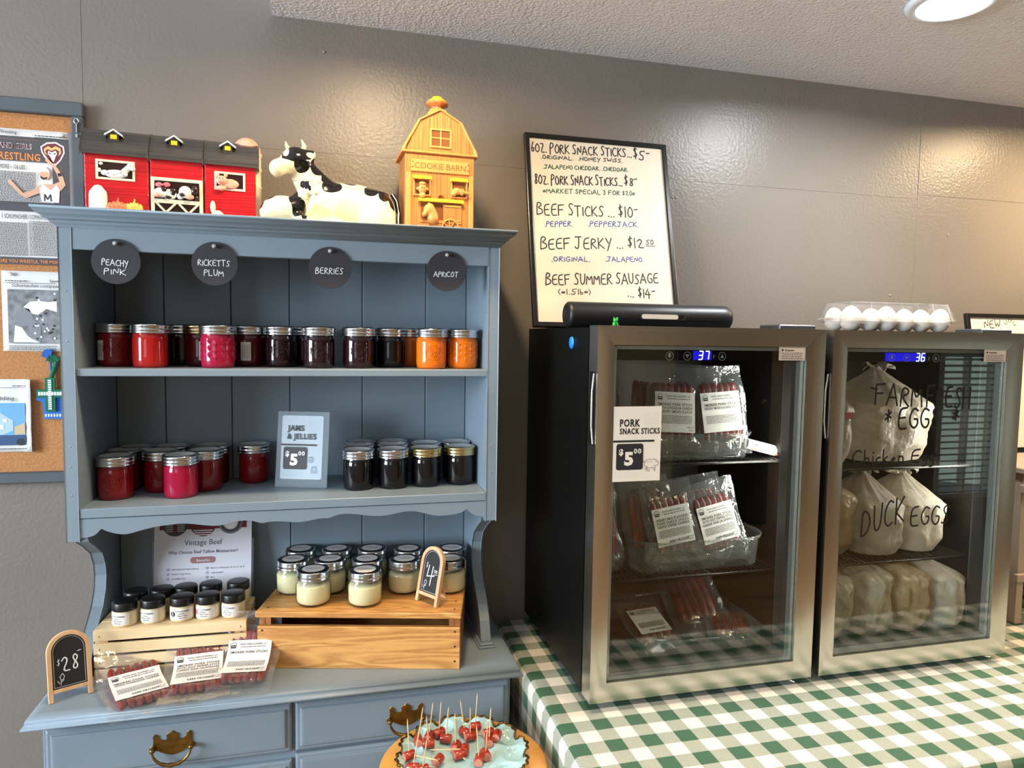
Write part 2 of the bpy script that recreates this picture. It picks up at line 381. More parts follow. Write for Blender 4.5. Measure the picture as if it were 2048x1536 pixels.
# old fixing marks left on the wall
mm = mat('wall_filler', '#8c8479', rough=.5)
for (x, z) in [(1.249, 1.768), (1.258, 1.768), (1.358, 1.773), (2.08, 1.72), (.43, 2.02), (1.9, 1.55)]:
    mb = MB(); mb.sph((x, -.0006, z), (.004, .0015, .003), 8, 5); part('filler_spot', mb, mm, wb)
struct('wall_left', MB().box(XL-.1, XL, YF, -2.6, 0, HC).box(XL-.1, XL, -.9, .14, 0, HC).box(XL-.1, XL, -2.6, -.9, 0, .85).box(XL-.1, XL, -2.6, -.9, 2.1, HC), M_beige)
struct('wall_right', MB().box(XR, XR+.1, YF, .14, 0, HC), M_beige)
struct('wall_front', MB().box(XL, -2.0, YF-.1, YF, 0, HC).box(-.7, 5.3, YF-.1, YF, 0, HC).box(-2.0, -.7, YF-.1, YF, 0, .9).box(-2.0, -.7, YF-.1, YF, 2.1, HC)
       .box(5.9, XR, YF-.1, YF, 0, HC).box(5.3, 5.9, YF-.1, YF, 0, .12).box(5.3, 5.9, YF-.1, YF, 1.35, HC), M_beige)
struct('floor', MB().box(XL, XR, YF, .14, -.05, 0), M_floor)
struct('ceiling', MB().box(XL, XR, YF, .14, HC, HC+.05), M_ceil)
struct('trim_1', MB().box(.326, XR, -1.0, .0, 2.082, HC), M_ceil)           # dropped soffit along the wall
struct('baseboard_back', MB().box(XL, XR, -.012, 0, 0, .09), M_white)
M_pane = clear('window_glass', base=.04)
def window(n, x0, x1, y0, y1, z0, z1, slats=0):
    ax = 'x' if x0 == x1 else 'y'
    mb = MB(); t = .04
    if ax == 'y':
        for (a, b, c_, d) in [(x0, x0+t, z0, z1), (x1-t, x1, z0, z1), (x0+t, x1-t, z0, z0+t), (x0+t, x1-t, z1-t, z1), ((x0+x1)/2-.012, (x0+x1)/2+.012, z0+t, z1-t)]: mb.box(a, b, y0-.05, y0+.01, c_, d)
    else:
        for (a, b, c_, d) in [(y0, y0+t, z0, z1), (y1-t, y1, z0, z1), (y0+t, y1-t, z0, z0+t), (y0+t, y1-t, z1-t, z1), ((y0+y1)/2-.012, (y0+y1)/2+.012, z0+t, z1-t)]: mb.box(x0-.05, x0+.01, a, b, c_, d)
    w_ = struct('window_%d' % n, mb, M_white)
    g = MB()
    if ax == 'y': g.box(x0+t, x1-t, y0-.03, y0-.026, z0+t, z1-t)
    else: g.box(x0-.03, x0-.026, y0+t, y1-t, z0+t, z1-t)
    part('pane', g, M_pane, w_)
    for i in range(slats):
        z = z0+.06+(z1-z0-.12)*i/(slats-1); b = MB(); b.M = Matrix.Translation((0, y0+.03, z)) @ Matrix.Rotation(radians(32), 4, 'X')
        b.box(x0+.01, x1-.01, -.018, .018, -.001, .001); part('blind_slat', b, M_white, w_)
window(1, XL, XL, -2.6, -.9, .85, 2.1)
window(2, -2.0, -.7, YF, YF, .9, 2.1)
window(3, 5.3, 5.9, YF, YF, .12, 1.35, slats=22)
d = struct('door_1', MB().box(2.9, 3.7, YF, YF+.03, 0, 1.95), mat('dark_door', '#231d1a', rough=.4), bev=.004)
part('door_handle', MB().sph((3.62, YF+.06, .95), .03).tube([(3.62, YF+.02, .95), (3.62, YF+.06, .95)], .01), mat('brass', '#8a6a35', rough=.3, metal=1), d)
# recessed lamps
M_lens = mat('lamp_lens', '#ffffff', emit='#f2f8ff', estr=9)
M_lensw = mat('lamp_lens_warm', '#fff0d8', emit='#ffc987', estr=7)
M_lring = mat('lamp_trim', '#e8eef2', rough=.35)
names = ['white recessed ceiling lamp glowing cool white above the refrigerators', 'recessed warm lamp in the soffit above the hutch', 'recessed warm lamp in the soffit at the far right']
for i, (x, y, z, c, p, sp) in enumerate(LAMPS):
    t = thing('recessed_lamp', names[i] if i < 3 else 'recessed warm lamp in the high ceiling, '+['nearest the hutch', 'in front of the refrigerators', 'by the right end of the table', 'at the middle back of the room', 'by the dark door'][i-3], 'lamp', (x, y, z), group=None if i < 3 else 'ceiling lamps behind the viewer')
    part('trim_ring', MB().lathe([(.062, -.001), (.064, -.008), (.078, -.006), (.084, 0), (.06, 0)], 32, cap=False), M_lring, t, local=True)
    part('lens', MB().lathe([(.0001, -.0035), (.061, -.0035)], 32, cap=False), M_lens if i == 0 else M_lensw, t, local=True)

# ------------------------------------------------------------------ cork board
t = thing('cork_board', 'cork notice board in a dark grey wooden frame behind the hutch', 'notice board', (-.4, -.001, 1.12))
M_frame = mat('frame_grey', '#4b545a', rough=.55, var=.06, vscale=20)
part('cork_sheet', MB().box(-.78, -.044, -.009, -.001, 1.14, 1.838), mat('cork', '#c08a58', rough=.9, col2='#a56c3e', vscale=260, bump=.5, bscale=220), t)
for nm, b in [('frame_rail', (-.80, -.024, -.022, -.001, 1.838, 1.865)), ('frame_rail', (-.80, -.024, -.022, -.001, 1.120, 1.1415)), ('frame_stile', (-.045, -.024, -.0215, -.001, 1.1415, 1.838)), ('frame_stile', (-.80, -.779, -.0215, -.001, 1.1415, 1.838))]:
    part(nm, MB().box(*b), M_frame, t, bev=.002)
hk = part('screw_eye', MB().tube([(-.0345+.004*cos(a), -.025, 1.828+.005*sin(a)) for a in [i*pi/6 for i in range(12)]], .0012, 6, closed=True).box(-.0355, -.0335, -.026, -.022, 1.806, 1.823).box(-.0365, -.0325, -.026, -.022, 1.797, 1.803), mat('steel', '#c8c8c6', rough=.3, metal=1), t)

M_paper = mat('newsprint', '#dcdcda', rough=.85, var=.03, vscale=30)
M_ink = mat('black_ink', '#23262a', rough=.6)
M_gink = mat('grey_ink', '#80858a', rough=.7)
M_char = mat('charcoal_ink', '#4a4a4e', rough=.7)
M_or = mat('orange_ink', '#e88a45', rough=.7)
M_maroon = mat('maroon_ink', '#6d2733', rough=.7)
M_skin = mat('printed_skin', '#d8a98a', rough=.7)
M_wht = mat('white_paper', '#e9eaee', rough=.7)
X = lambda px: -.170+.00085*px
Z = lambda py: 1.807-.00097*(py-268)
def sheet(name, label, cat, x0, x1, z0, z1, m, curl=.004, y=-.0105, seed=0):
    t = thing(name, label, cat, ((x0+x1)/2, y, z0))
    mb = MB()
    def f(u, v):
        rr = noise.noise(Vector((u*5+seed, v*5, seed)))
        xe = x0+(x1-x0)*u+(.0015*noise.noise(Vector((v*14, seed, 2))) if u > .95 else 0)
        return (xe, y-abs(rr)*curl*.4-(curl if u > .9 else 0)*(u-.9)*8, z0+(z1-z0)*v)
    mb.grid(f, 12, 12); part('paper', mb, m, t, solid=.0003); return t
def pin(parent, x, z, y, c='#dcdcdc'):
    mb = MB().tube([(x, y+.004, z), (x, y-.004, z)], .0014, 8).tube([(x, y-.002, z), (x, y-.004, z), (x, y-.0065, z)], [.0036, .0038, .002], 12)
    return part('push_pin', mb, mat('pin'+c, c, rough=.15, trans=.3), parent)
# wrestling page
t = sheet('newspaper_page', 'newspaper page about girls wrestling with dark bands and a ram emblem', 'newspaper', -.335, -.045, 1.553, 1.808, M_paper, .003)
y = -.0135
k = MB()
k.mat(0).rect(-.33, X(138), Z(330), Z(282), y).rect(X(104), X(138), Z(410), Z(330), y).rect(-.33, X(139), Z(428), Z(413), y).rect(-.33, X(118), Z(533), Z(519), y).rect(-.33, X(138), Z(413), Z(410), y)
k.mat(1); y2 = y-.0004
text(k, 'Wrestling', X(-2), Z(278), .007, w=.031, y=y2); scribble(k, X(70), X(136), Z(279), .002, y2, 3); k.rect(X(70), X(137), Z(282.5), Z(281.5), y2)
text(k, 'SOPHOMORE - 106 LBS.', X(-27), Z(346), .0085, w=.0660, y=y2)
text(k, 'E SCHUMACHER - SOPHOMORE', X(0), Z(443), .0085, w=.083, y=y2)
for i in range(26): scribble(k, -.33, X(70) if i < 18 else X(100), Z(352+i*2.35), .0014, y2, i)
for i in range(30):
    scribble(k, -.33, X(50), Z(452+i*2.2), .0013, y2, i+50); scribble(k, X(54), X(118), Z(448+i*2.3), .0013, y2, i+90)
k.mat(2); text(k, 'WRESTLING', X(-22), Z(328), .0135, w=.087, y=y2, bold=.02)
text(k, 'THE MORE YOU WRESTLE, THE MORE YOU', X(-34), Z(530), .006, w=.145, y=y2, bold=.02)
for i in range(20): k.disc(X(4+i*3.9), Z(288.5), .0006, y2, 5)
for i in range(30): k.disc(X(122), Z(336+i*2.5), .0005, y2, 5)
k.mat(5); text(k, 'AND GIRLS', X(-1), Z(306), .0100, w=.055, y=y2, bold=.018); k.mat(3); text(k, 'AND GIRLS', X(0), Z(305.6), .0090, w=.053, y=y2-.0003)
# wrestler with both arms raised, printed in colour
S_ = lambda pts: [(X(a), Z(b)) for a, b in pts]
k.mat(4).poly(S_([(14, 372), (18, 366), (30, 378), (44, 392), (62, 386), (78, 375), (86, 372), (104, 372), (118, 366), (112, 350), (104, 336), (90, 326), (92, 320), (100, 322), (112, 336), (124, 352), (130, 372), (122, 382), (112, 388), (74, 392), (50, 402), (38, 396)]), y2-.0003)
k.disc(X(88), Z(352), .009, y2-.0004, 14, .012)
k.mat(5).poly(S_([(77, 382), (84, 372), (100, 384), (112, 372), (118, 384), (116, 408), (80, 408)]), y2-.0006)
k.poly(S_([(76, 352), (78, 342), (88, 338), (97, 344), (98, 352), (94, 348), (82, 348)]), y2-.0006)
k.mat(1); k.line([(X(87), Z(405)), (X(87.5), Z(393)), (X(93), Z(402)), (X(99), Z(393)), (X(100), Z(405))], .0024, y2-.0009); k.poly(S_([(80, 356), (86, 360), (94, 358), (92, 362), (86, 364), (80, 361)]), y2-.0007)
k.poly(S_([(114, 350), (121, 348), (124, 354), (116, 356)]), y2-.0007)
# ram's head emblem
k.mat(5).poly(S_([(81, 299), (94, 290), (113, 288), (129, 296), (130, 309), (122, 324), (112, 334), (103, 333), (89, 320), (83, 310)]), y2-.0002)
k.mat(3).poly(S_([(84, 300), (95, 293), (112, 291), (126, 298), (127, 308), (120, 322), (111, 331), (104, 330), (92, 318), (86, 310)]), y2-.0003)
k.mat(6).poly(S_([(88, 303), (97, 297), (104, 301), (112, 296), (122, 300), (123, 310), (117, 316), (119, 306), (112, 302), (104, 306), (96, 303), (91, 307), (95, 316), (89, 311)]), y2-.0006)
k.mat(5).poly(S_([(97, 306), (104, 309), (112, 305), (115, 311), (111, 318), (108, 327), (105, 327), (101, 318), (96, 313)]), y2-.0008)
k.mat(1).poly(S_([(98, 309), (103, 312), (99, 313)]), y2-.001).poly(S_([(107, 312), (112, 309), (111, 313)]), y2-.001)
part('print', k, [M_char, M_ink, M_or, M_maroon, M_skin, M_wht, mat('horn_print', '#dfb877', rough=.7)], t)
pin(t, X(128), Z(274), -.012)
# grey clipping
t = sheet('newspaper_clipping', 'newspaper clipping with a large grey wrestling photograph, half hidden by the hutch', 'newspaper', -.176, -.055, 1.381, 1.537, M_paper, .003, seed=4)
M_gphoto = mat('halftone_photo', '#9a9d9f', rough=.8, col2='#5d6164', vscale=70, detail=5)
X2 = lambda px: -.176+(px-3)*.00083
Z2 = lambda py: 1.537-(py-541)*.00097
S2 = lambda p: [(X2(a), Z2(b)) for a, b in p]
k = MB(); k.mat(1); text(k, 'Schumacher competes in', X2(25), Z2(573), .0065, w=.095, y=y2, shear=.25); text(k, 'Sports', X2(104), Z2(562), .005, w=.018, y=y2, bold=.02)
scribble(k, X2(12), X2(60), Z2(562), .002, y2, 4); k.rect(X2(10), X2(115), Z2(565.5), Z2(564.7), y2)
for i in range(3): scribble(k, X2(17), X2(115), Z2(692+i*3.4), .0014, y2, i+7)
k.mat(0).rect(X2(16), X2(130), Z2(686), Z2(578), y2)
k.mat(2).poly(S2([(28, 632), (34, 622), (48, 614), (60, 617), (68, 632), (62, 648), (48, 652), (34, 645)]), y2-.0004)
k.mat(3).poly(S2([(48, 613), (62, 602), (80, 600), (100, 602), (118, 600), (118, 622), (96, 616), (78, 628), (66, 626)]), y2-.0004)
k.poly(S2([(30, 650), (44, 654), (56, 672), (80, 684), (26, 684)]), y2-.0004).mat(2).poly(S2([(56, 650), (66, 634), (84, 650), (82, 684), (62, 676)]), y2-.0005)
for i in range(26):
    random.seed(i); a = random.uniform(64, 116); b = random.uniform(584, 680); k.mat(3 if i % 2 else 1).disc(X2(a), Z2(b), .0022, y2-.0006-.00001*i, 7)
part('print', k, [M_gphoto, M_ink, M_gink, M_wht], t); pin(t, X2(25), Z2(548), -.012)
# colour clipping
t = sheet('colour_clipping', 'folded colour newspaper clipping with a blue building photograph, curling at its right edge', 'newspaper', -.27, -.129, 1.182, 1.326, M_paper, .012, seed=9)
k = MB(); k.mat(1); yy = -.0150; text(k, 'Wedding', X2(-34), 1.285, .0075, w=.048, y=yy); k.rect(-.26, X2(58), 1.309, 1.3096, yy); scribble(k, X2(20), X2(50), 1.312, .0018, yy, 2); scribble(k, -.26, X2(54), 1.188, .0018, yy, 5)
k.mat(0).rect(-.262, X2(45), 1.196, 1.279, yy); e = yy-.0004
k.mat(2).poly([(-.262, 1.24), (-.262, 1.279), (-.19, 1.265), (-.162, 1.245), (-.162, 1.225), (-.18, 1.217), (-.262, 1.217)], e)
k.mat(3).poly([(-.16, 1.232), (-.142, 1.24), (-.142, 1.218), (-.16, 1.216)], e)
k.mat(4).rect(-.262, X2(45), 1.196, 1.216, e).mat(1).disc(-.15, 1.202, .007, e-.0004, 14)
k.mat(5).rect(-.19, -.178, 1.228, 1.236, e-.0005).rect(-.18, -.172, 1.242, 1.248, e-.0005)
part('print', k, [mat('sky_print', '#6aa6cf', rough=.7), M_ink, mat('pale_blue_print', '#a9c6dd', rough=.7), mat('sand_print', '#c9b48a', rough=.7), mat('blue_print', '#31507a', rough=.7), M_wht], t)
# stitched cross ornaments
t = thing('cross_ornament', 'green and white stitched cross hanging on the cork board', 'ornament', (-.09, -.012, 1.26))
Mg = mat('green_yarn', '#10694a', rough=.8, bump=.6, bscale=500); Mw = mat('white_yarn', '#dfe9e6', rough=.8, bump=.5, bscale=500)
cr = [(-.103, 1.262), (-.086, 1.262), (-.086, 1.29), (-.066, 1.29), (-.066, 1.306), (-.086, 1.306), (-.086, 1.329), (-.103, 1.329), (-.103, 1.306), (-.118, 1.306), (-.118, 1.29), (-.103, 1.29)]
part('canvas', MB().prism(cr, -.0215, -.0175), Mg, t)
k = MB(); 
for i in range(14): k.box(-.0975, -.0915, -.0232, -.0215, 1.2665+i*.0043, 1.2695+i*.0043)
for i in range(10): k.box(-.1145+i*.0046, -.111+i*.0046, -.0235, -.0215, 1.2945, 1.3015)
part('stitches', k, Mw, t); part('hanger', MB().tube([(-.093, -.018, 1.329), (-.088, -.017, 1.345), (-.084, -.014, 1.36)], .0045, 8), Mg, t)
k = MB()
for i in range(12):
    a = -1.2+i*.2; k.tube([(-.086, -.015, 1.358), (-.088+.014*sin(a), -.018, 1.358+.016*cos(a))], .0012, 5)
part('tassel', k, Mg, t)
t = thing('blue_ornament', 'blue stitched ornament with a blue tassel hanging behind the green cross', 'ornament', (-.1, -.011, 1.25))
Mb = mat('blue_yarn', '#2c6fc4', rough=.8, bump=.5, bscale=500)
k = MB().prism([(-.108, 1.247), (-.075, 1.247), (-.07, 1.262), (-.06, 1.262), (-.06, 1.30), (-.118, 1.30), (-.12, 1.285), (-.11, 1.28)], -.0165, -.0125); part('canvas', k, Mb, t)
k = MB()
for i in range(9):
    a = -1.3+i*.24; k.tube([(-.095, -.0145, 1.366), (-.098+.012*sin(a), -.016, 1.368+.018*cos(a))], .0015, 5)
k.tube([(-.095, -.0145, 1.366), (-.092, -.0145, 1.30)], .002, 6); part('tassel', k, Mb, t)
k = MB()
for i in range(8): k.box(-.106+i*.005, -.103+i*.005, -.0172, -.0164, 1.2515, 1.257)
part('stitches', k, Mw, t)

# ------------------------------------------------------------------ dresser
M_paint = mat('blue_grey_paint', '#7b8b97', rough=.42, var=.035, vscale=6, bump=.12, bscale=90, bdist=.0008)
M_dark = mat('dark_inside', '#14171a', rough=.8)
M_brass = mat('antique_brass', '#93733a', rough=.35, metal=.9, col2='#6b5226', vscale=60)
t = thing('dresser', 'blue-grey painted dresser with brass bail handles carrying the hutch', 'dresser', (.375, -.16, 0))
prof = [(-.016, .787), (-.006, .7855), (-.001, .782), (0, .778), (-.001, .774), (.004, .7715), (.005, .769), (.003, .7665), (-.02, .7665)]
def sweep(prof, x0, x1, yb, yf, fs=1.0, ss=1.0):
    mb = MB(); vs = []; n = len(prof)
    for (o, z) in prof: vs += [(x0-o*ss, yb, z), (x0-o*ss, yf-o*fs, z), (x1+o*ss, yf-o*fs, z), (x1+o*ss, yb, z)]
    fs_ = [(i*4+j, i*4+j+1, (i+1)*4+j+1, (i+1)*4+j) for i in range(n-1) for j in range(3)]
    mb.add(vs, fs_, True)
    mb.add(vs[:4], [(0, 1, 2, 3)], False); mb.add(vs[-4:], [(3, 2, 1, 0)], False)
    mb.add([v for i in range(n) for v in (vs[i*4+3],)]+[v for i in range(n) for v in (vs[i*4],)], [list(range(n)), list(range(2*n-1, n-1, -1))], False)
    return mb
part('top', sweep(prof, -.046, .797, -.002, -.314), M_paint, t, fixn=True)
part('body', MB().box(-.034, .787, -.274, -.004, .08, .7665).box(-.034, .0, -.27, -.01, 0, .08).box(.75, .787, -.27, -.01, 0, .08), M_paint, t, bev=.002)
dr = [(-.027, .371, .656, .748), (.3775, .781, .656, .748), (-.027, .371, .545, .640), (.3775, .781, .545, .650), (-.027, .781, .33, .54), (-.027, .781, .1, .325)]
for i, (x0, x1, z0, z1) in enumerate(dr):
    q = [(x0, z0), (x1, z0), (x1, z1), (x0, z1)]
    ins = lambda e: [(x0+e, z0+e), (x1-e, z0+e), (x1-e, z1-e), (x0+e, z1-e)]
    vs = []; lv = [(0, -.2742), (0, -.282), (.004, -.285), (.009, -.285), (.011, -.289), (.016, -.2895)]
    for e, yy in lv: vs += [(a, yy, b) for a, b in ins(e)]
    fs = [(a*4+j, a*4+(j+1) % 4, a*4+4+(j+1) % 4, a*4+4+j) for a in range(5) for j in range(4)]+[(20, 21, 22, 23)]
    dd = part('drawer', MB().add(vs, fs, False), M_paint, t, bev=.0008)
    for cxh in ([(x0+x1)/2] if i < 4 else [(x0*3+x1)/4, (x0+x1*3)/4]):
        cz = (z0+z1)/2-.001 if i < 4 else (z0+z1)/2
        hp = [(-.037, -.003), (-.031, .002), (-.030, .010), (-.031, .017), (-.028, .0215), (-.024, .019), (-.022, .012), (-.017, .0095), (-.010, .009), (-.008, .014), (-.0095, .018), (-.006, .021), (-.0035, .020), (0, .0255),
              (.0035, .020), (.006, .021), (.0095, .018), (.008, .014), (.010, .009), (.017, .0095), (.022, .012), (.024, .019), (.028, .0225), (.031, .017), (.030, .010), (.031, .002), (.037, -.003), (.034, -.008), (.024, -.007), (.018, -.011), (.012, -.014), (0, -.0175), (-.012, -.014), (-.018, -.011), (-.024, -.007), (-.034, -.008)]
        part('handle_plate', MB().prism([(cxh+a, cz+b) for a, b in hp], -.2918, -.2893), M_brass, dd, bev=.0005)
        for s in (-1, 1): part('handle_post', MB().tube([(cxh+s*.031, -.2915, cz-.003), (cxh+s*.031, -.299, cz-.003)], [.0045, .0035], 10).sph((cxh+s*.031, -.300, cz-.003), .0048, 10, 7), M_brass, dd)
        pth = [(cxh+.031*cos(a), -.302-.003*sin(a), cz-.003-.026*sin(a)) for a in [pi*j/16 for j in range(17)]]
        rr = [.0018+.0012*abs(sin(pi*j/16)) for j in range(17)]; rr[8] = .0046; rr[7] = rr[9] = .0028; rr[6] = rr[10] = .0036
        part('handle_bail', MB().tube(pth, rr, 8), M_brass, dd)

# ------------------------------------------------------------------ hutch
F = -.2441; W = .7605
t = thing('hutch', 'blue-grey painted hutch with two shelves and a scalloped apron standing on the dresser', 'hutch', (W/2, -.12, .787))
br = [(-.2441, 1.0574), (-.205, 1.0574), (-.1975, 1.045), (-.168, 1.030), (-.125, 1.003), (-.108, .975), (-.104, .952), (-.110, .925), (-.128, .900), (-.155, .880), (-.178, .862), (-.198, .835), (-.212, .800), (-.213, .7955)]
side = [(-.004, 1.5958), (F, 1.5958)]+br+[(-.004, .7955)]
for x0 in (0, W-.021):
    part('side_panel', MB().prism(side, x0, x0+.021, 'x'), M_paint, t, bev=.0012)
    part('foot', MB().box(x0-.007, x0+.028, -.226, -.004, .787, .7912).box(x0-.004, x0+.025, -.222, -.004, .7912, .7955), M_paint, t, bev=.0012)
part('frieze', MB().box(.0212, W-.0212, F, F+.018, 1.5595, 1.5958), M_paint, t, bev=.0008)
part('cornice', sweep([(-.03, 1.5958), (.003, 1.5958), (.004, 1.598), (.009, 1.600), (.015, 1.603), (.018, 1.6065), (.025, 1.607), (.026, 1.609), (.032, 1.611), (.040, 1.6145), (.045, 1.619), (.0475, 1.620), (.0475, 1.6235), (0, 1.6235)], 0, W, -.002, F, 1, .5), M_paint, t, fixn=True)
part('shelf', MB().box(.0212, W-.0212, F+.003, -.0125, 1.3452, 1.358), M_paint, t, bev=.001)
part('bottom_shelf', MB().box(.0212, W-.0212, F+.0005, -.0125, 1.0985, 1.115), M_paint, t, bev=.001)
ap = [(.0212, 1.064), (.030, 1.0645), (.042, 1.067), (.049, 1.0725), (.054, 1.080), (.060, 1.0755), (.073, 1.0705), (.083, 1.068), (.093, 1.067), (.105, 1.0695), (.117, 1.073), (.140, 1.078), (.163, 1.0805), (.18, 1.0815), (.195, 1.081), (.220, 1.0765), (.241, 1.074), (.256, 1.076), (.270, 1.080), (.289, 1.082), (.304, 1.080), (.319, 1.0745),
      (.327, 1.0765), (.338, 1.0775), (.356, 1.0765), (.380, 1.073), (.398, 1.0745), (.415, 1.078), (.428, 1.079), (.437, 1.0775), (.450, 1.083), (.465, 1.0855), (.485, 1.084), (.509, 1.0795), (.535, 1.077), (.560, 1.0805), (.584, 1.085), (.604, 1.083), (.625, 1.0765), (.644, 1.072), (.668, 1.0725), (.689, 1.076), (.697, 1.080), (.701, 1.084), (.705, 1.0785), (.714, 1.0715), (.722, 1.068), (W-.0212, 1.067)]
apo = smoothpl(ap, 1)
k = MB(); n = len(apo); vs = [(a, yy, b) for yy in (F+.0015, F+.018) for a, b in apo]+[(a, yy, 1.0975) for yy in (F+.0015, F+.018) for a, b in apo]
fs = []
for i in range(n-1): fs += [(i, i+1, 2*n+i+1, 2*n+i), (n+i, 3*n+i, 3*n+i+1, n+i+1), (i, n+i, n+i+1, i+1), (2*n+i, 2*n+i+1, 3*n+i+1, 3*n+i)]
part('apron', k.add(vs, fs, False), M_paint, t)
xs = [.0212, .112, .240, .357, .509, .648, W-.0212]
for i in range(6):
    part('back_board', MB().box(xs[i]+.0006, xs[i+1]-.0006, -.0125, -.0035, .789, 1.5958), M_paint, t, bev=.0015)
k = MB()
for z in (1.49, 1.405, 1.225, 1.19, 1.14): k.sph((.0105, F, z), (.0022, .0006, .0018), 8, 5)
for z in (1.21, 1.155, 1.50, 1.44): k.sph((W-.0105, F, z), (.0022, .0006, .0018), 8, 5)
part('nail_heads', k, M_paint, t)['kind'] = 'stuff'

# chalkboard discs pinned on the frieze
M_chalkb = mat('chalkboard', '#2f2f35', rough=.75, var=.06, vscale=25)
M_chalk = mat('chalk', '#dfe3e6', rough=.9)
for cx, cz, lines, nm in [(.0885, 1.5415, [('PEACHY', -.006, .010, .042), ('PINK', -.021, .010, .036)], 'peachy pink'), (.245, 1.544, [('RICKETTS', -.004, .0105, .053), ('PLUM', -.020, .010, .034)], 'ricketts plum'),
                          (.4415, 1.5443, [('BERRIES', -.011, .0115, .050)], 'berries'), (.6565, 1.5465, [('APRICOT', -.011, .010, .048)], 'apricot')]:
    t = thing('chalkboard_disc', 'round black chalkboard tag reading %s pinned to the hutch' % nm, 'sign', (cx, F-.0005, cz-.0377), group='round chalkboard tags')
    part('disc', MB().prism([(cx+.0377*cos(2*pi*i/48), cz+.0377*sin(2*pi*i/48)) for i in range(48)], F-.0032, F-.0007), M_chalkb, t, bev=.0004)
    k = MB()
    for s, dz, h, w_ in lines: hand(k, s, cx-w_/2-.001, cz+dz, h, w_, .0013, F-.0037, slope=-.06 if 'P' in s[:1] else 0, seed=len(s))
    part('lettering', k, M_chalk, t); pin(t, cx, cz+.030, F-.0045, '#c8cccf')
# ------------------------------------------------------------------ jam jars
M_band = mat('tin_band', '#c9ccce', rough=.22, metal=1)
M_bandg = mat('gold_band', '#cbb98a', rough=.25, metal=1)
M_lidw = mat('lid_white', '#d8d6d2', rough=.3, metal=.2)
M_tag = mat('jar_label', '#d9d8d4', rough=.6)
JAM = {'red': ('#b01612', 'bright red'), 'deep': ('#7a0812', 'deep red'), 'mag': ('#a00736', 'magenta red'), 'dark': ('#1e0108', 'dark purple'), 'black': ('#070204', 'almost black'), 'wine': ('#4c0512', 'wine red'), 'or': ('#dd6d08', 'orange')}
def jam(c): return mat('jam_'+c, JAM[c][0], rough=.6, coat=1, crough=.03, sss=.15 if c in ('red', 'or', 'mag') else 0, spec=.1)
_PC = {}
def pm(key, fn):
    if key not in _PC: _PC[key] = fn()
    return _PC[key]
def jar_body(col, style):
    def f():
        k = MB(); k.lathe([(.001, .0015), (.021, .0012), (.025, 0), (.0275, .0015), (.0292, .006), (.0297, .014), (.0298, .045), (.0296, .053), (.0286, .058), (.0275, .0605), (.0275, .064)], 32, cap=False)
        if style == 'quilted':
            for i in range(16):
                for j in range(3):
                    a = 2*pi*i/16; z = .014+j*.0125+(.006 if i % 2 else 0); r = .0297
                    d = lambda aa, zz, rr: ((rr)*cos(aa), (rr)*sin(aa), zz)
                    k.add([d(a-.17, z+.005, r), d(a, z-.002, r), d(a+.17, z+.005, r), d(a, z+.011, r), d(a, z+.0055, r+.0014)], [(0, 1, 4), (1, 2, 4), (2, 3, 4), (3, 0, 4)], False)
        if style == 'embossed':
            for i in range(9):
                a = -pi/2-.55+i*.14; z = .034+.006*sin(i*1.1)
                k.tube([(.0299*cos(a+dx), .0299*sin(a+dx), z+dz) for dx, dz in [(0, 0), (.05, .006), (.1, .001), (.06, -.006), (0, -.003)]], .0006, 5)
            k.tube([(.0299*cos(-pi/2+.5*cos(b)), .0299*sin(-pi/2+.5*cos(b)), .032+.014*sin(b)) for b in [2*pi*j/20 for j in range(20)]], .0005, 5, closed=True)
        return k.mesh('jar_body', jam(col))
    return pm(('body', col, style), f)
def band_mesh(g):
    def f():
        k = MB(); k.lathe([(.0285, .0618), (.0325, .0622), (.0330, .0632), (.0322, .0645), (.0322, .0665), (.0328, .0675), (.0328, .069), (.0322, .0700), (.0322, .0730), (.0328, .0742), (.0328, .0765), (.0320, .0785), (.0300, .0798), (.0275, .0800), (.0268, .0790)], 36, cap=False)
        return k.mesh('screw_band', M_bandg if g else M_band)
    return pm(('band', g), f)
def lid_mesh(): return pm('lid', lambda: MB().lathe([(.0001, .0790), (.0225, .0790), (.024, .0797), (.0262, .0797), (.0272, .0788)], 32, cap=False).mesh('lid', M_lidw))
def jam_jar(x, y, z, col, style, g, label, group, tagang=None):
    t = thing('jam_jar', label, 'jar', (x, y, z), group=group)
    part('jar_body', jar_body(col, style), None, t); part('screw_band', band_mesh(g), None, t); part('lid', lid_mesh(), None, t)
    if tagang is not None:
        def f():
            k = MB(); r = .0302
            k.grid(lambda u, v: (r*cos(u*.62-.31), r*sin(u*.62-.31), .012+.036*v), 6, 1)
            k.mat(1)
            for i in range(5): k.grid(lambda u, v, i=i: ((r+.0003)*cos(-.2+i*.1+u*.03), (r+.0003)*sin(-.2+i*.1+u*.03), .017+.026*v), 1, 1)
            return k.mesh('label', [M_tag, M_gink])
        o = part('label', pm('jtag', f), None, t); o.rotation_euler = (0, 0, tagang)
    return t
Z1, Z2s = 1.358, 1.115
GU, GL = 'jam jars on the upper shelf', 'jam jars on the lower shelf'
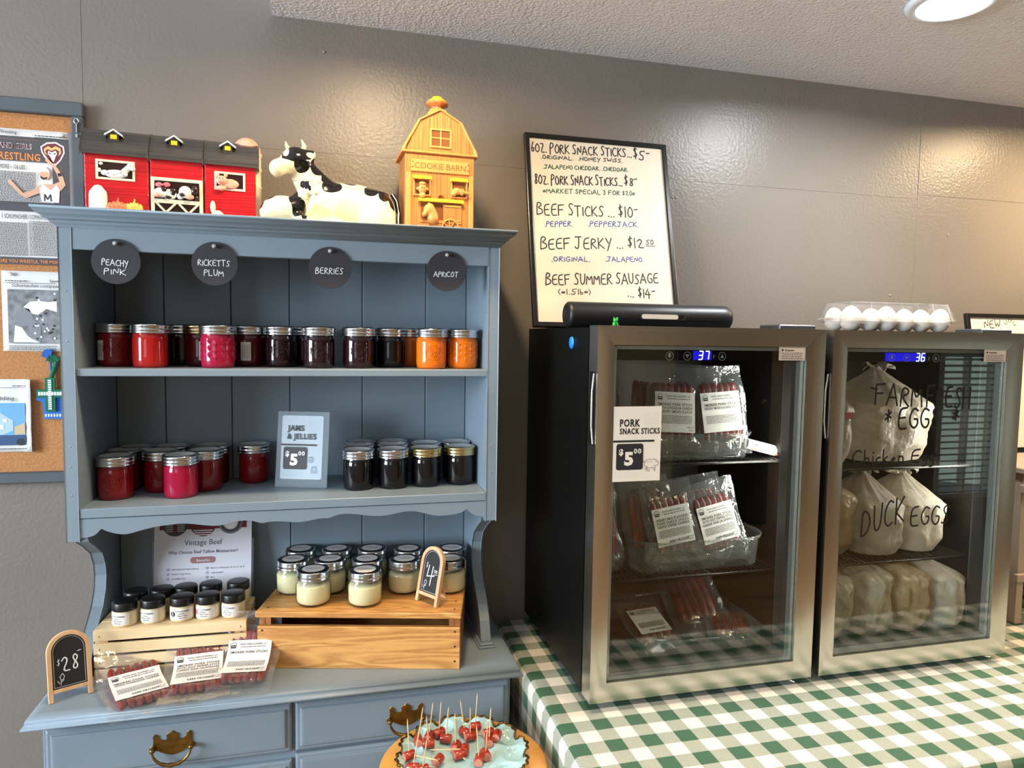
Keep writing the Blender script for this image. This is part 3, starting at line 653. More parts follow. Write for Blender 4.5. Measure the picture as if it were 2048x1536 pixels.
up_ = [ # x, y, colour, style, gold, label, tag angle
 (.055, -.135, 'deep', 'embossed', 0, 'deep red jam jar with white side label, leftmost on the upper shelf', -2.35),
 (.082, -.055, 'dark', 'plain', 0, 'dark jam jar hidden behind the two leftmost jars of the upper shelf', None),
 (.1225, -.175, 'red', 'plain', 0, 'brightest red jam jar, second from left in front on the upper shelf', None),
 (.160, -.085, 'dark', 'plain', 0, 'dark jam jar in shadow just right behind the brightest red jar', None),
 (.200, -.120, 'wine', 'plain', 1, 'wine jar with gold lid and white label left behind the diamond-patterned red jar', -1.25),
 (.2385, -.178, 'mag', 'quilted', 0, 'diamond-patterned magenta red jam jar at the front of the upper shelf', None),
 (.285, -.118, 'wine', 'plain', 0, 'wine jar with cream side label right behind the diamond-patterned red jar', -1.62),
 (.305, -.050, 'dark', 'plain', 0, 'dark jar at the back, just peeking out right of the cream-labelled jar', None),
 (.347, -.140, 'dark', 'embossed', 0, 'dark purple embossed jar, fourth from right before the orange jars', None),
 (.385, -.060, 'black', 'plain', 0, 'almost black jar at the back beside the fourth dark jar', None),
 (.4200, -.176, 'dark', 'embossed', 0, 'dark purple jar with bright left highlight below the berries disc', None),
 (.4950, -.172, 'dark', 'embossed', 0, 'dark purple jar, second from right of the dark front jars', None),
 (.520, -.060, 'black', 'plain', 0, 'dark jar at the back between the two rightmost dark jars', None),
 (.560, -.140, 'black', 'plain', 0, 'almost black jar standing left of the two orange jars', None),
 (.603, -.085, 'or', 'plain', 0, 'orange jam jar half hidden behind the left orange jar', None),
 (.6360, -.190, 'or', 'embossed', 0, 'embossed orange jam jar, left of the two in front', None),
 (.685, -.060, 'wine', 'plain', 0, 'jar at the back right corner behind the two orange jars', None),
 (.7020, -.176, 'or', 'quilted', 0, 'diamond-patterned orange jam jar at the right end of the upper shelf', None)]
for x, y, c, s, g, l, ta in up_: jam_jar(x, y, Z1, c, s, g, l, GU, ta)
lo = [(.056, -.158, 'deep', 'embossed', 0, 'embossed red jar in front at the left end of the lower shelf', None),
 (.052, -.0905, 'deep', 'plain', 0, 'red jar second in the leftmost column of the lower shelf', None),
 (.0645, -.047, 'wine', 'plain', 0, 'rearmost red jar in the leftmost column of the lower shelf', None),
 (.1215, -.108, 'deep', 'embossed', 0, 'embossed red jar, middle column of the left group on the lower shelf', None),
 (.1295, -.047, 'wine', 'plain', 0, 'rear red jar directly behind the embossed middle jar of the left group', None),
 (.1685, -.165, 'mag', 'plain', 0, 'magenta jar standing furthest forward in the left group of the lower shelf', None),
 (.2035, -.1115, 'deep', 'plain', 0, 'red jar right behind the magenta jar on the lower shelf', None),
 (.2085, -.047, 'wine', 'plain', 0, 'rear red jar at the right of the left group, partly hidden', None),
 (.287, -.049, 'deep', 'plain', 0, 'single red jar standing alone left of the jams sign', None),
 (.4950, -.158, 'black', 'plain', 0, 'front black jar at the left of the right group, silver lid', None),
 (.4990, -.0935, 'black', 'plain', 0, 'second black jar behind the left front jar of the right group', None),
 (.5035, -.047, 'black', 'plain', 0, 'rearmost black jar in the left column of the right group', None),
 (.5645, -.156, 'black', 'plain', 0, 'front black jar with silver lid, second column of the right group', None),
 (.5690, -.0925, 'black', 'plain', 0, 'black jar behind the second front jar of the right group', None),
 (.5720, -.046, 'black', 'plain', 0, 'rearmost black jar in the second column of the right group', None),
 (.6320, -.150, 'black', 'plain', 1, 'front black jar with gold lid, third column of the right group', None),
 (.6410, -.0835, 'black', 'plain', 0, 'black jar with silver lid behind the third column gold-lidded jar', None),
 (.7040, -.143, 'black', 'plain', 1, 'front black jar with gold lid at the right end of the lower shelf', None),
 (.7070, -.077, 'black', 'plain', 0, 'black silver-lidded jar at the back right corner of the lower shelf', None)]
rows = {}
for x, y, c, s, g, l, ta in lo: jam_jar(x, y, Z2s, c, s, g, l, GL, ta)

# ------------------------------------------------------------------ printed price signs
M_acr = clear('acrylic', tint='#f2f6f8', base=.03, rough=.12, haze=.12, hcol='#d9e3ea')
M_sign = mat('sign_white', '#f2f4f8', rough=.35)
M_dot = mat('dot_grey', '#a9adb4', rough=.6)
def jar_doodle(k, x, z, s, y, th):
    k.line([(x-.4*s, z), (x-.42*s, z+.7*s), (x-.3*s, z+.85*s), (x+.3*s, z+.85*s), (x+.42*s, z+.7*s), (x+.4*s, z)], th, y, closed=True)
    k.line([(x-.36*s, z+.87*s), (x-.36*s, z+1.05*s), (x+.36*s, z+1.05*s), (x+.36*s, z+.87*s)], th, y, closed=True)
    k.line([(x-.26*s, z+.2*s), (x-.26*s, z+.5*s), (x+.26*s, z+.5*s), (x+.26*s, z+.2*s)], th, y, closed=True)
def pig_doodle(k, x, z, s, y, th):
    body = [(-.9, .35), (-.95, .75), (-.75, 1.1), (-.2, 1.2), (.35, 1.15), (.5, 1.3), (.6, 1.1), (.85, 1.05), (1.05, .75), (1.15, .55), (.95, .4), (.7, .35), (.6, .1), (.62, -.35), (.45, -.4), (.4, .0), (.1, .1), (-.2, .05), (-.25, -.4), (-.45, -.45), (-.5, .1), (-.6, .25), (-.65, -.2), (-.8, -.25), (-.8, .15)]
    k.line([(x+a*s, z+b*s) for a, b in body], th, y, closed=True); k.line([(x+a*s, z+b*s) for a, b in [(-.95, .8), (-1.1, 1.0), (-1.2, .85), (-1.05, .8)]], th, y)
    k.disc(x+.75*s, z+.8*s, .05*s, y, 6); k.line([(x+(.35+.1*j)*s, z+(.3+.05*j)*s) for j in range(3)], th, y)
    for j in range(5): k.line([(x+(-.6+j*.2)*s, z+.95*s), (x+(-.66+j*.2)*s, z+.8*s)], th*.7, y)
def rrect(x0, x1, z0, z1, r, n=5):
    P = []
    for cx, cz, a0 in [(x1-r, z0+r, -pi/2), (x1-r, z1-r, 0), (x0+r, z1-r, pi/2), (x0+r, z0+r, pi)]:
        P += [(cx+r*cos(a0+pi/2*i/n), cz+r*sin(a0+pi/2*i/n)) for i in range(n+1)]
    return P
def price_print(W_, H_, lines, x0, doodle):
    """print of the price card, lower left corner of the card at the origin"""
    k = MB(); y = -.0004; k.mat(0)
    for s, fx, fz, fh, fw in lines: text(k, s, x0+fx*W_, fz*H_, fh*H_, w=fw*W_, y=y, bold=.03)
    k.poly(rrect(fx0*W_ if (fx0 := .0) else .0+x0*0, .86*W_, .525*H_, .552*H_, .0009), y)
    k.poly(rrect(.07*W_, .63*W_, .155*H_, .505*H_, .05*W_), y)
    k.mat(1); text(k, '$', .12*W_, .36*H_, .075*H_, w=.095*W_, y=y*2.5, bold=.04); text(k, '5', .235*W_, .225*H_, .165*H_, w=.19*W_, y=y*2.5, bold=.05); text(k, '00', .43*W_, .375*H_, .062*H_, w=.16*W_, y=y*2.5, bold=.03)
    k.mat(2)
    for i in range(9):
        for j in range(7): k.disc(.64*W_+i*.036*W_, .74*H_+j*.028*H_, .0035*W_+.00025, y, 5)
    for i in range(14):
        for j in range(3): k.disc(.07*W_+i*.036*W_, .06*H_+j*.025*H_, .003*W_+.0002, y, 5)
    k.mat(0)
    if doodle == 'jar': jar_doodle(k, .82*W_, .10*H_, .15*W_, y, .0005); k.cur = 0; jar_doodle(k, .74*W_, .27*H_, .12*W_, y*1.5, .0005)
    else: pig_doodle(k, .80*W_, .17*H_, .145*W_, y, .0006)
    return k
t = thing('jams_sign', 'clear acrylic sign holder reading jams and jellies five dollars on the lower shelf', 'sign', (.333, -.113, 1.115), rot=(radians(-8), 0, radians(-18)))
part('acrylic_holder', MB().box(0, .106, -.0028, -.0014, .0, .152).box(0, .106, -.0002, .0012, .0, .152), M_acr, t, local=True)
part('foot', MB().box(0, .106, -.002, .035, 0, .0018), M_acr, t, local=True)
part('card', MB().prism(rrect(.009, .094, .016, .144, .004), -.0012, -.0004), M_sign, t, local=True)
k = price_print(.085, .128, [('JAMS', .14, .76, .085, .40), ('& JELLIES', .14, .63, .085, .70)], 0, 'jar')
for i in range(len(k.v)): k.v[i] = k.v[i]+Vector((.009, -.003, .016))
part('print', k, [M_char, M_sign, M_dot], t, local=True)

# ------------------------------------------------------------------ wooden box riser with candles
M_oak = wood('oak_board', '#a0672f', '#d69f5c', axis=0, rough=.45, scale=30, dist=5, coat=.1, fine=.42)
M_oakd = wood('oak_dark', '#86502a', '#b27a42', axis=1, rough=.5, scale=18)
M_nail = mat('nail_dark', '#3a2518', rough=.6)
BX, BY, BZ, BR = .306, -.212, .787, radians(-13.4)
t = thing('wooden_box', 'upturned wooden box with an open front slot, used as a candle stand', 'box', (BX, BY, BZ), rotz=BR)
L_, D_ = .384, .197
k = lambda *a: MB().box(*a)
part('front_board', k(.0, L_, 0, .011, 0, .082), M_oak, t, local=True, bev=.001)
part('top_board', k(-.004, L_+.002, -.001, D_, .099, .110), M_oak, t, local=True, bev=.0015)
part('end_board', k(.0, .012, .0112, D_-.011, 0, .0988), M_oakd, t, local=True, bev=.001)
part('end_board', k(L_-.012, L_, .0112, D_-.011, 0, .0988), M_oakd, t, local=True, bev=.001)
part('back_board', k(0, L_, D_-.0108, D_, 0, .0988), M_oak, t, local=True)
part('corner_block', k(.0122, .022, .0112, .03, .06, .0988), M_oakd, t, local=True)
part('corner_block', k(L_-.022, L_-.0122, .0112, .03, .06, .0988), M_oakd, t, local=True)
for x, z in [(.009, .074), (L_-.010, .074), (L_-.010, .045), (L_-.010, .016), (.009, .02)]:
    o = part('nail', MB().lathe([(.0001, .0006), (.0018, .0004), (.0022, -.0002)], 8), M_nail, t, local=True); o.location = (x, -.0003, z); o.rotation_euler = (pi/2, 0, 0)
for x, y in [(.014, .02), (.014, .1), (.014, .17), (L_-.012, .02), (L_-.012, .06), (L_-.012, .12), (L_-.012, .17)]:
    o = part('nail', MB().lathe([(.0022, -.0002), (.0018, .0004), (.0001, .0006)], 8), M_nail, t, local=True); o.location = (x, y, .1103)
M_wax = mat('wax', '#e9dcb4', rough=.5, sss=.3)
M_cglass = clear('jar_glass', base=.06, tint='#f4f8f4')
M_ctop = mat('candle_lid_black', '#121314', rough=.3)
M_clab = mat('candle_label', '#e3e0dc', rough=.5)
def candle(x, y, z, label):
    t = thing('candle_jar', label, 'candle', (x, y, z), group='candles in short glass jars')
    part('wax', pm('wax', lambda: MB().lathe([(.001, .0035), (.027, .0035), (.0305, .006), (.0315, .012), (.0315, .036), (.029, .0415), (.0001, .0405)], 28, cap=False).mesh('wax', M_wax)), None, t)
    part('glass_jar', pm('cgl', lambda: MB().lathe([(.001, .0), (.028, .0), (.0325, .004), (.034, .011), (.034, .037), (.0325, .043), (.029, .048), (.0285, .053)], 32, cap=False).mesh('glass_jar', M_cglass)), None, t)
    part('screw_band', pm('cbd', lambda: MB().lathe([(.0285, .050), (.0318, .0504), (.0322, .052), (.0312, .0535), (.0312, .056), (.0318, .0575), (.0312, .059), (.0312, .064), (.0306, .0668), (.0296, .0674)], 32, cap=False).mesh('screw_band', M_band)), None, t)
    def lidf():
        q = MB(); q.lathe([(.0001, .0672), (.0296, .0672), (.0300, .0668)], 32, cap=False); q.mat(1).lathe([(.0001, .0677), (.0215, .0677)], 28, cap=False); q.mat(2)
        q.fn = lambda p: (p.x, p.z, .0681); scribble(q, -.015, .015, .001, .0024, 0, 3); scribble(q, -.010, .010, -.004, .0018, 0, 5); q.fn = None
        return q.mesh('lid', [M_ctop, M_clab, M_gink])
    o = part('lid', pm('clid', lidf), None, t); o.rotation_euler = (0, 0, -.2)
CZ = .8972
mids = [(.3665, -.1130), (.4395, -.1255), (.5130, -.1400), (.5880, -.1570), (.6800, -.1730)]
for i, (x, y) in enumerate(mids):
    p = ['first', 'second', 'third', 'fourth', 'fifth'][i]
    candle(x, y, CZ, 'cream candle jar, %s from left in the middle row on the wooden box' % p)
    candle(x+.012+.001*i, y+.0690, CZ, 'cream candle jar, %s from left in the back row on the wooden box' % p)
candle(.4080, -.1850, CZ, 'cream candle jar standing front left on the wooden box')
candle(.5060, -.2085, CZ, 'cream candle jar standing front right on the wooden box')

# ------------------------------------------------------------------ small chalkboard easels
M_birch = wood('birch', '#c89e72', '#dcb78c', axis=2, rough=.55, scale=30, fine=.15)
M_slate = mat('slate_black', '#17181a', rough=.6, var=.1, vscale=60)
def easel(name, label, loc, rotz, price, w_=.062, h=.112):
    t = thing(name, label, 'sign', loc, rotz)
    lean = Matrix.Rotation(radians(-12), 4, 'X'); r = w_/2; zc = h-r
    def arch(rr, zb, zs=1): return [(-rr, zb)]+[(-rr*cos(pi*i/20), zc+rr*sin(pi*i/20)*zs) for i in range(21)]+[(rr, zb)]
    k = MB(); k.M = lean; k.strip(arch(r, 0), arch(r-.0072, 0), -.004, .004, closed=False); part('frame', k, M_birch, t, local=True, bev=.0006)
    k = MB(); k.M = lean; k.box(-r+.0072, r-.0072, -.0035, .0035, .0145, .0205); part('crossbar', k, M_birch, t, local=True, bev=.0004)
    k = MB(); k.M = lean; k.prism(arch(r-.0072, .0205), -.0012, .0018); part('slate', k, M_slate, t, local=True)
    k = MB(); k.M = lean; a = arch(r-.0098, .0232); k.line(a, .0005, -.0016, closed=True)
    if price == '28':
        hand(k, '28', -.012, .047, .026, .029, .0020, -.0016, seed=3); hand(k, '$', -.0185, .058, .012, .006, .0008, -.0016); k.line([(.013, .077), (.018, .078)], .0012, -.0016)
    else:
        k.line([(-.007, .074), (-.010, .052), (.010, .056)], .0020, -.0016); k.line([(.004, .073), (.001, .036)], .0022, -.0016); hand(k, '$', -.0165, .067, .012, .006, .0008, -.0016)
        hand(k, '00', .008, .062, .006, .010, .0009, -.0016); k.line([(.008, .0585), (.018, .0595)], .0009, -.0016)
    fl = [(-.014, .026), (-.013, .034), (-.015, .040), (-.011, .045), (-.008, .040), (-.010, .035), (-.013, .034)]
    k.line(fl, .0008, -.0016); k.line([(-.013, .031), (-.009, .034)], .0008, -.0016); k.line([(-.0155, .029), (-.0185, .034)], .0008, -.0016)
    part('chalk_drawing', k, M_chalk, t, local=True)
    k = MB(); k.M = Matrix.Translation((0, .0185, .060)) @ Matrix.Rotation(radians(22), 4, 'X'); k.box(-.009, .009, .0, .003, -.0640, 0); part('prop_leg', k, M_birch, t, local=True)
    return t
easel('easel_sign', 'small arched chalkboard easel reading 28 on the left end of the dresser', (.005, -.2560, .787), radians(26), '28', w_=.066, h=.115)
easel('easel_sign', 'small arched chalkboard easel reading 4.00 on the wooden box', (.6235, -.2400, .8972), radians(-56), '4')

# ------------------------------------------------------------------ slatted crate with tallow jars
M_pine = wood('pine', '#c9a26c', '#ecd6ac', axis=0, rough=.6, scale=12, fine=.18)
M_piney = wood('pine_side', '#c9a878', '#dcc094', axis=1, rough=.6, scale=14, fine=.18)
CX, CY, CW, CD = .024, -.200, .262, .125
t = thing('slatted_crate', 'upturned pale pine crate of narrow slats carrying the black-lidded jars', 'crate', (CX, CY, .787), rotz=radians(-1.5))
for z0, z1 in [(0, .0195), (.0245, .0440), (.0490, .0685), (.0735, .0930)]:
    part('slat', MB().box(0, CW, 0, .006, z0, z1), M_pine, t, local=True, bev=.0006)
    part('slat', MB().box(0, CW, CD-.006, CD, z0, z1), M_pine, t, local=True, bev=.0006)
for i in range(3):
    y0 = .0065+i*.038; part('slat', MB().box(0, CW, y0, y0+.0355, .0870, .0930), M_pine, t, local=True, bev=.0006)
for x0 in (.0008, CW-.0108): part('end_panel', MB().box(x0, x0+.010, .0062, CD-.0062, 0, .0868), M_piney, t, local=True)
for x0 in (.0110, CW-.0225): part('corner_post', MB().box(x0, x0+.0115, .0062, .018, 0, .0866), M_piney, t, local=True)
k = MB()
for x in (.010, CW-.010):
    for z in (.008, .033, .058, .082): k.box(x-.0004, x+.0004, -.0004, .001, z-.0018, z+.0018)
part('staples', k, M_nail, t, local=True)
for p in t.children:
    if p.name.startswith('staples'): p['kind'] = 'stuff'
M_cream = mat('cream_plastic', '#e6d5ac', rough=.45, sss=.2)
M_blk = mat('black_plastic', '#141414', rough=.32)
M_lab = mat('tallow_label', '#eeece6', rough=.45)
TC = {'blue': '#3f93d6', 'grey': '#8d8a94', 'black': '#121c1e', 'red': '#e0233a', 'none': '#eeece6'}
def tallow(x, y, label, dot, scent, turn, z=.8802):
    t = thing('tallow_jar', label, 'jar', (x, y, z), group='black-lidded tallow jars on the crate')
    part('pot', pm('tpot', lambda: MB().lathe([(.001, 0), (.019, 0), (.0208, .0015), (.0213, .004), (.0213, .0255), (.0205, .028), (.0185, .029)], 28, cap=False).mesh('pot', M_cream)), None, t)
    part('cap', pm('tcap', lambda: MB().lathe([(.0195, .0285), (.0212, .0288), (.0216, .0298), (.0214, .0320), (.0214, .0420), (.0206, .0438), (.0190, .0444), (.0001, .0444)], 30, cap=False).mesh('cap', M_blk)), None, t)
    def f():
        k = MB(); r = .02155; mp_ = lambda rr: (lambda p: (rr*sin(p.x/r), -rr*cos(p.x/r), p.z))
        k.fn = mp_(r)
        k.grid(lambda u, v: (-.030+.052*u, 0, .0045+.0205*v), 16, 1, smooth=True)
        k.fn = mp_(r+.0002); k.mat(1); text(k, 'VINTAGE', -.0125, .0192, .0026, w=.012); text(k, 'BEEF', .0045, .0192, .0026, w=.0095, bold=.03)
        k.line([(.0000, .0215), (.0018, .0190), (.0036, .0215)], .0006, closed=True)
        text(k, scent, -.0065, .0150, .0018, w=.011, bold=.02); text(k, 'Whipped Tallow', -.0085, .0110, .0024, w=.0175, bold=.01); text(k, 'Moisturizer', -.0045, .0070, .0022, w=.012, bold=.01)
        if dot != 'none': k.mat(2).disc(-.0170, .0150, .0052, 0, 18)
        return k.mesh('label', [M_lab, M_ink, mat('dot_'+dot, TC[dot], rough=.5)])
    o = part('label', pm('tl'+dot+scent, f), None, t); o.rotation_euler = (0, 0, turn)
for (x, y, d, s, tn, l) in [(.0700, -.1730, 'blue', 'TRANQUILITY', -.28, 'tallow jar with a blue dot, front row left end'), (.1165, -.1680, 'grey', 'LAVENDER', -.28, 'tallow jar with a grey dot, second in the front row'),
    (.1675, -.1690, 'black', 'UNSCENTED', .28, 'tallow jar with a large black dot, middle of the front row'), (.2130, -.1700, 'red', 'PEPPERMINT', -.12, 'tallow jar with a red dot, fourth in the front row'),
    (.2590, -.1720, 'none', 'SWEET VANILLA', -.30, 'tallow jar without a visible dot, right end of the front row')]: tallow(x, y, 'black-lidded '+l, d, s, tn+radians(-8))
for i, (x, y) in enumerate([(.0760, -.1200), (.1215, -.1180), (.1640, -.1140), (.2090, -.1080), (.2600, -.1060)]):
    tallow(x, y, 'black-lidded tallow jar, %s in the back row of the crate' % ['left end', 'second', 'middle', 'fourth', 'right end'][i], 'none', 'SWEET VANILLA', -.9)

# ------------------------------------------------------------------ poster behind the crate
t = thing('poster_holder', 'white information poster in a clear holder leaning at the back behind the crate', 'poster', (.183, -.060, .787), rot=(radians(-7), 0, radians(-3)))
PW, PH = .190, .275
part('acrylic_holder', MB().box(-PW/2-.004, PW/2+.004, .0006, .0026, 0, PH-.07), M_acr, t, local=True)
part('paper', MB().box(-PW/2, PW/2, -.0004, .0004, .003, PH), mat('poster_paper', '#dcdce6', rough=.4), t, local=True)
k = MB(); y = -.0008; T_ = PH
k.mat(0).rect(-.085, .085, T_-.046, T_-.028, y)
M_silver = mat('print_silver', '#a8adb4', rough=.5)
k.mat(1).disc(-.055, T_-.035, .0245, y-.0003, 28).mat(2)
for i in range(5): k.rect(-.073, -.059, T_-.034-i*.004, T_-.032-i*.004, y-.0006).rect(-.051, -.037, T_-.034-i*.004, T_-.032-i*.004, y-.0006)
k.rect(-.0575, -.0535, T_-.03, T_-.012, y-.0006).mat(0).rect(-.0575, -.0525, T_-.052, T_-.036, y-.0006)
k.mat(0).disc(-.001, T_-.036, .0255, y-.0003, 28).mat(3)
for i in range(3): k.rect(-.020+i*.002, .018-i*.002, T_-.050-i*.0045, T_-.048-i*.0045, y-.0006)
k.mat(1).rect(-.022, .020, T_-.034, T_-.020, y-.0006).mat(4).rect(-.018, -.004, T_-.030, T_-.024, y-.0009).disc(.008, T_-.030, .003, y-.0009, 10)
k.mat(5).disc(.053, T_-.034, .024, y-.0003, 28).mat(1).disc(.053, T_-.034, .020, y-.0006, 28).mat(2).disc(.053, T_-.034, .0155, y-.0009, 28).mat(3).disc(.053, T_-.034, .0135, y-.0012, 24)
k.mat(6); text(k, 'Vintage Beef', 0, T_-.079, .0115, w=.074, y=y, align='C'); k.mat(5); text(k, 'Why Choose Beef Tallow Moisturizer?', 0, T_-.096, .0066, w=.135, y=y, align='C', bold=.012)
k.mat(7).poly(rrect(-.025, .024, T_-.1165, T_-.1035, .006), y); k.mat(3); text(k, 'Benefits', 0, T_-.113, .005, w=.026, y=y-.0004, align='C', bold=.015)
k.mat(5)
for i, (a, b) in enumerate([('All-Natural Ingredients', 'Rich in Vitamins A, D, E, & K'), ("Won't Clog Pores", 'Lightweight'), ('Suitable For', 'Non')]):
    zz = T_-.129-i*.0095
    for s, xx in ((a, -.068), (b, .008)): text(k, s, xx+.007, zz, .0032, w=.0023*len(s), y=y); k.ring(xx, zz+.0018, .0028, .0006, y, 12); k.line([(xx-.001, zz+.002), (xx, zz+.0008), (xx+.002, zz+.0035)], .0005, y)
part('print', k, [M_maroon, mat('dark_print', '#3d3034', rough=.5), M_silver, M_wht, M_ink, mat('grey_print', '#66686f', rough=.5), mat('slate_print', '#555a66', rough=.5), mat('rose_print', '#a0706f', rough=.5)], t, local=True)

# ------------------------------------------------------------------ vacuum pouches of pork sticks
M_pouch = clear('pouch_film', base=.06, rough=.12, bump=.7, bscale=38, haze=.06, hcol='#cfd6da', power=3.2, bdist=.006)
M_meat = mat('pork_stick', '#8a1a10', rough=.35, coat=.5, col2='#5a0e08', vscale=90, bump=.3, bscale=160)
M_meato = mat('smoked_meat', '#8a3410', rough=.35, coat=.5, col2='#54170a', vscale=70, bump=.3, bscale=160)
def stick_pouch(label, lines, loc, rot, group, w_=.122, h=.205, fn=None, lab=True, meat=None, sub='KEEP FROZEN', seed=0, nst=6):
    """pouch standing in its own XZ plane, front towards -y"""
    t = thing('stick_pouch', label, 'food pouch', loc, group=group, rot=rot)
    meat = meat or M_meat; sw = w_*.70; sh = h*.64; z0 = h*.17
    k = MB(); k.fn = fn; s_ = sw/nst
    for i in range(nst):
        x = -sw/2+s_*(i+.5); k.tube([(x, 0, z0+.004), (x, 0, z0+.012)]+[(x+.0006*sin(j*2+i), .0004*sin(j+i), z0+.012+(sh-.024)*j/8) for j in range(1, 8)]+[(x, 0, z0+sh-.008), (x, 0, z0+sh)], [s_*.3]+[s_*.56]*9+[s_*.3], 8)
    o = part('pork_sticks', k, meat, t, local=True); o['kind'] = 'stuff'
    k = MB(); k.fn = fn
    for sg in (-1, 1):
        def f(u, v, sg=sg):
            x = (u-.5)*w_; z = v*h; ex = min(1, max(0, (sw/2+.006-abs(x))/.012)); ez = min(1, max(0, min(z-z0+.006, z0+sh+.006-z)/.012)); b = ex*ez
            nn = noise.noise(Vector((x*60+seed, z*60, sg*3)))*.0016+noise.noise(Vector((x*22+seed, z*22, 1)))*.004*(1-b)
            wv = .004*(1-b)*sin(v*9+seed)
            return (x*(1+.03*noise.noise(Vector((z*20, seed, 5)))), sg*(s_*.5*b+.0008)+nn*(1.0-b*.6)+wv, z)
        k.grid(f, 22, 30)
    part('film', k, M_pouch, t, local=True)
    if lab:
        k = MB(); k.fn = (lambda p: fn(Vector((p.x, p.y-s_*.5-.0016, p.z)))) if fn else (lambda p: (p.x, p.y-s_*.5-.0016, p.z))
        lw, lh = w_*.72, h*.44; lz = h*.27
        k.grid(lambda u, v: (-lw/2+lw*u, .0006*noise.noise(Vector((u*6+seed, v*6, 0))), lz+lh*v), 8, 8)
        k.mat(1); y = -.0012; text(k, 'FOOD AND FLOWERS, LLC', lw*.08, lz+lh*.875, .0034, w=lw*.62, y=y, align='C', bold=.02)
        k.ring(-lw*.38, lz+lh*.88, .0058, .0009, y, 14); k.poly([(-lw*.38-.005, lz+lh*.85), (-lw*.38+.005, lz+lh*.85), (-lw*.38+.002, lz+lh*.89), (-lw*.38-.001, lz+lh*.87), (-lw*.38-.003, lz+lh*.885)], y)
        k.rect(-lw*.44, -lw*.32, lz+lh*.80, lz+lh*.835, y)
        scribble(k, -lw*.2, lw*.38, lz+lh*.82, .0016, y, seed+1)
        for i, s in enumerate(lines): text(k, s, 0, lz+lh*(.66-.09*i), .0050, w=min(lw*.86, .0043*len(s)), y=y, align='C', bold=.02)
        for i in range(6): scribble(k, -lw*.42, lw*.42, lz+lh*(.40-.035*i), .0013, y, seed*7+i)
        text(k, sub, -lw*.18, lz+lh*.07, .0048, w=lw*.5, y=y, bold=.03) if sub else None
        text(k, 'NET WT', lw*.30, lz+lh*.11, .0030, w=lw*.17, y=y, bold=.02); text(k, '6 OZ', lw*.34, lz+lh*.04, .0030, w=lw*.1, y=y, bold=.02)
        part('label', k, [mat('pouch_label', '#e2e2e0', rough=.4), M_ink], t, local=True)
    return t
def bent(b0, R, amax=radians(64)):
    """lies flat (v runs backwards) and then bends upward past v = b0"""
    def f(p):
        v, n = p.z, -p.y          # n = height above the surface
        if v < b0: return (p.x, v, n)
        a = min((v-b0)/R, amax); ex = max(0, (v-b0)-R*amax)
        return (p.x, b0+R*sin(a)+ex*cos(a)-n*sin(a), R*(1-cos(a))+ex*sin(a)+n*cos(a))
    return f
GP = 'stick pouches lying on the dresser'
stick_pouch('clear pouch of pork sticks with white label, leftmost on the dresser, reading cheddar cheese', ['SMOKED PORK STICKS', 'WITH CHEDDAR CHEESE'], (.1500, -.3480, .7945), (radians(1), 0, radians(24)), GP, fn=bent(.10, .07, radians(40)), seed=2, w_=.115, h=.19)
stick_pouch('clear pouch of pork sticks, middle one lying against the crate', ['SMOKED PORK STICKS', 'WITH HOT PEPPER STYLE', 'CHEESE AND JALAPENOS'], (.2150, -.3380, .7975), (radians(4), 0, radians(5)), GP, fn=bent(.09, .07, radians(52)), seed=5, w_=.115, h=.19)
stick_pouch('clear pouch of pork sticks, rightmost, its film standing up by the wooden box', ['SMOKED PORK STICKS'], (.2820, -.3280, .8010), (radians(5), 0, radians(-6)), GP, fn=bent(.07, .07, radians(70)), seed=8, w_=.108, h=.19)
import numpy as np
# ------------------------------------------------------------------ rounded ceramic shapes from blended solids
def surfnets(Fv, o, h):
    s = Fv < 0; nx, ny, nz = Fv.shape
    c = [(i, j, k) for i in (0, 1) for j in (0, 1) for k in (0, 1)]
    sl = lambda A, q: A[q[0]:nx-1+q[0], q[1]:ny-1+q[1], q[2]:nz-1+q[2]]
    cnt = sum(sl(s, q).astype(int) for q in c); mask = (cnt > 0) & (cnt < 8)
    acc = np.zeros(mask.shape+(3,)); num = np.zeros(mask.shape)
    for a in range(8):
        for b in range(a+1, 8):
            if sum(abs(c[a][i]-c[b][i]) for i in range(3)) != 1: continue
            fa, fb = sl(Fv, c[a]), sl(Fv, c[b]); cr = (fa < 0) != (fb < 0)
            t = np.where(cr, fa/np.where(cr, fa-fb, 1), 0)
            for i in range(3): acc[..., i] += np.where(cr, c[a][i]+t*(c[b][i]-c[a][i]), 0)
            num += cr
    I = np.argwhere(mask); ids = -np.ones(mask.shape, int); ids[mask] = np.arange(len(I))
    V = (acc[mask]/num[mask][:, None]+I)*h+np.array(o); fs = []
    for ax in range(3):
        A = s[:-1] if ax == 0 else s[:, :-1] if ax == 1 else s[:, :, :-1]
        B = s[1:] if ax == 0 else s[:, 1:] if ax == 1 else s[:, :, 1:]
        u, v = [(1, 2), (2, 0), (0, 1)][ax]
        for p in np.argwhere(A != B):
            q = []
            for du, dv in ((1, 1), (0, 1), (0, 0), (1, 0)):
                r = p.copy(); r[u] -= du; r[v] -= dv
                if r.min() < 0 or (r >= mask.shape).any(): q = None; break
                q.append(int(ids[tuple(r)]))
            if q and min(q) >= 0: fs.append(q if s[tuple(p)] else q[::-1])
    return V, fs
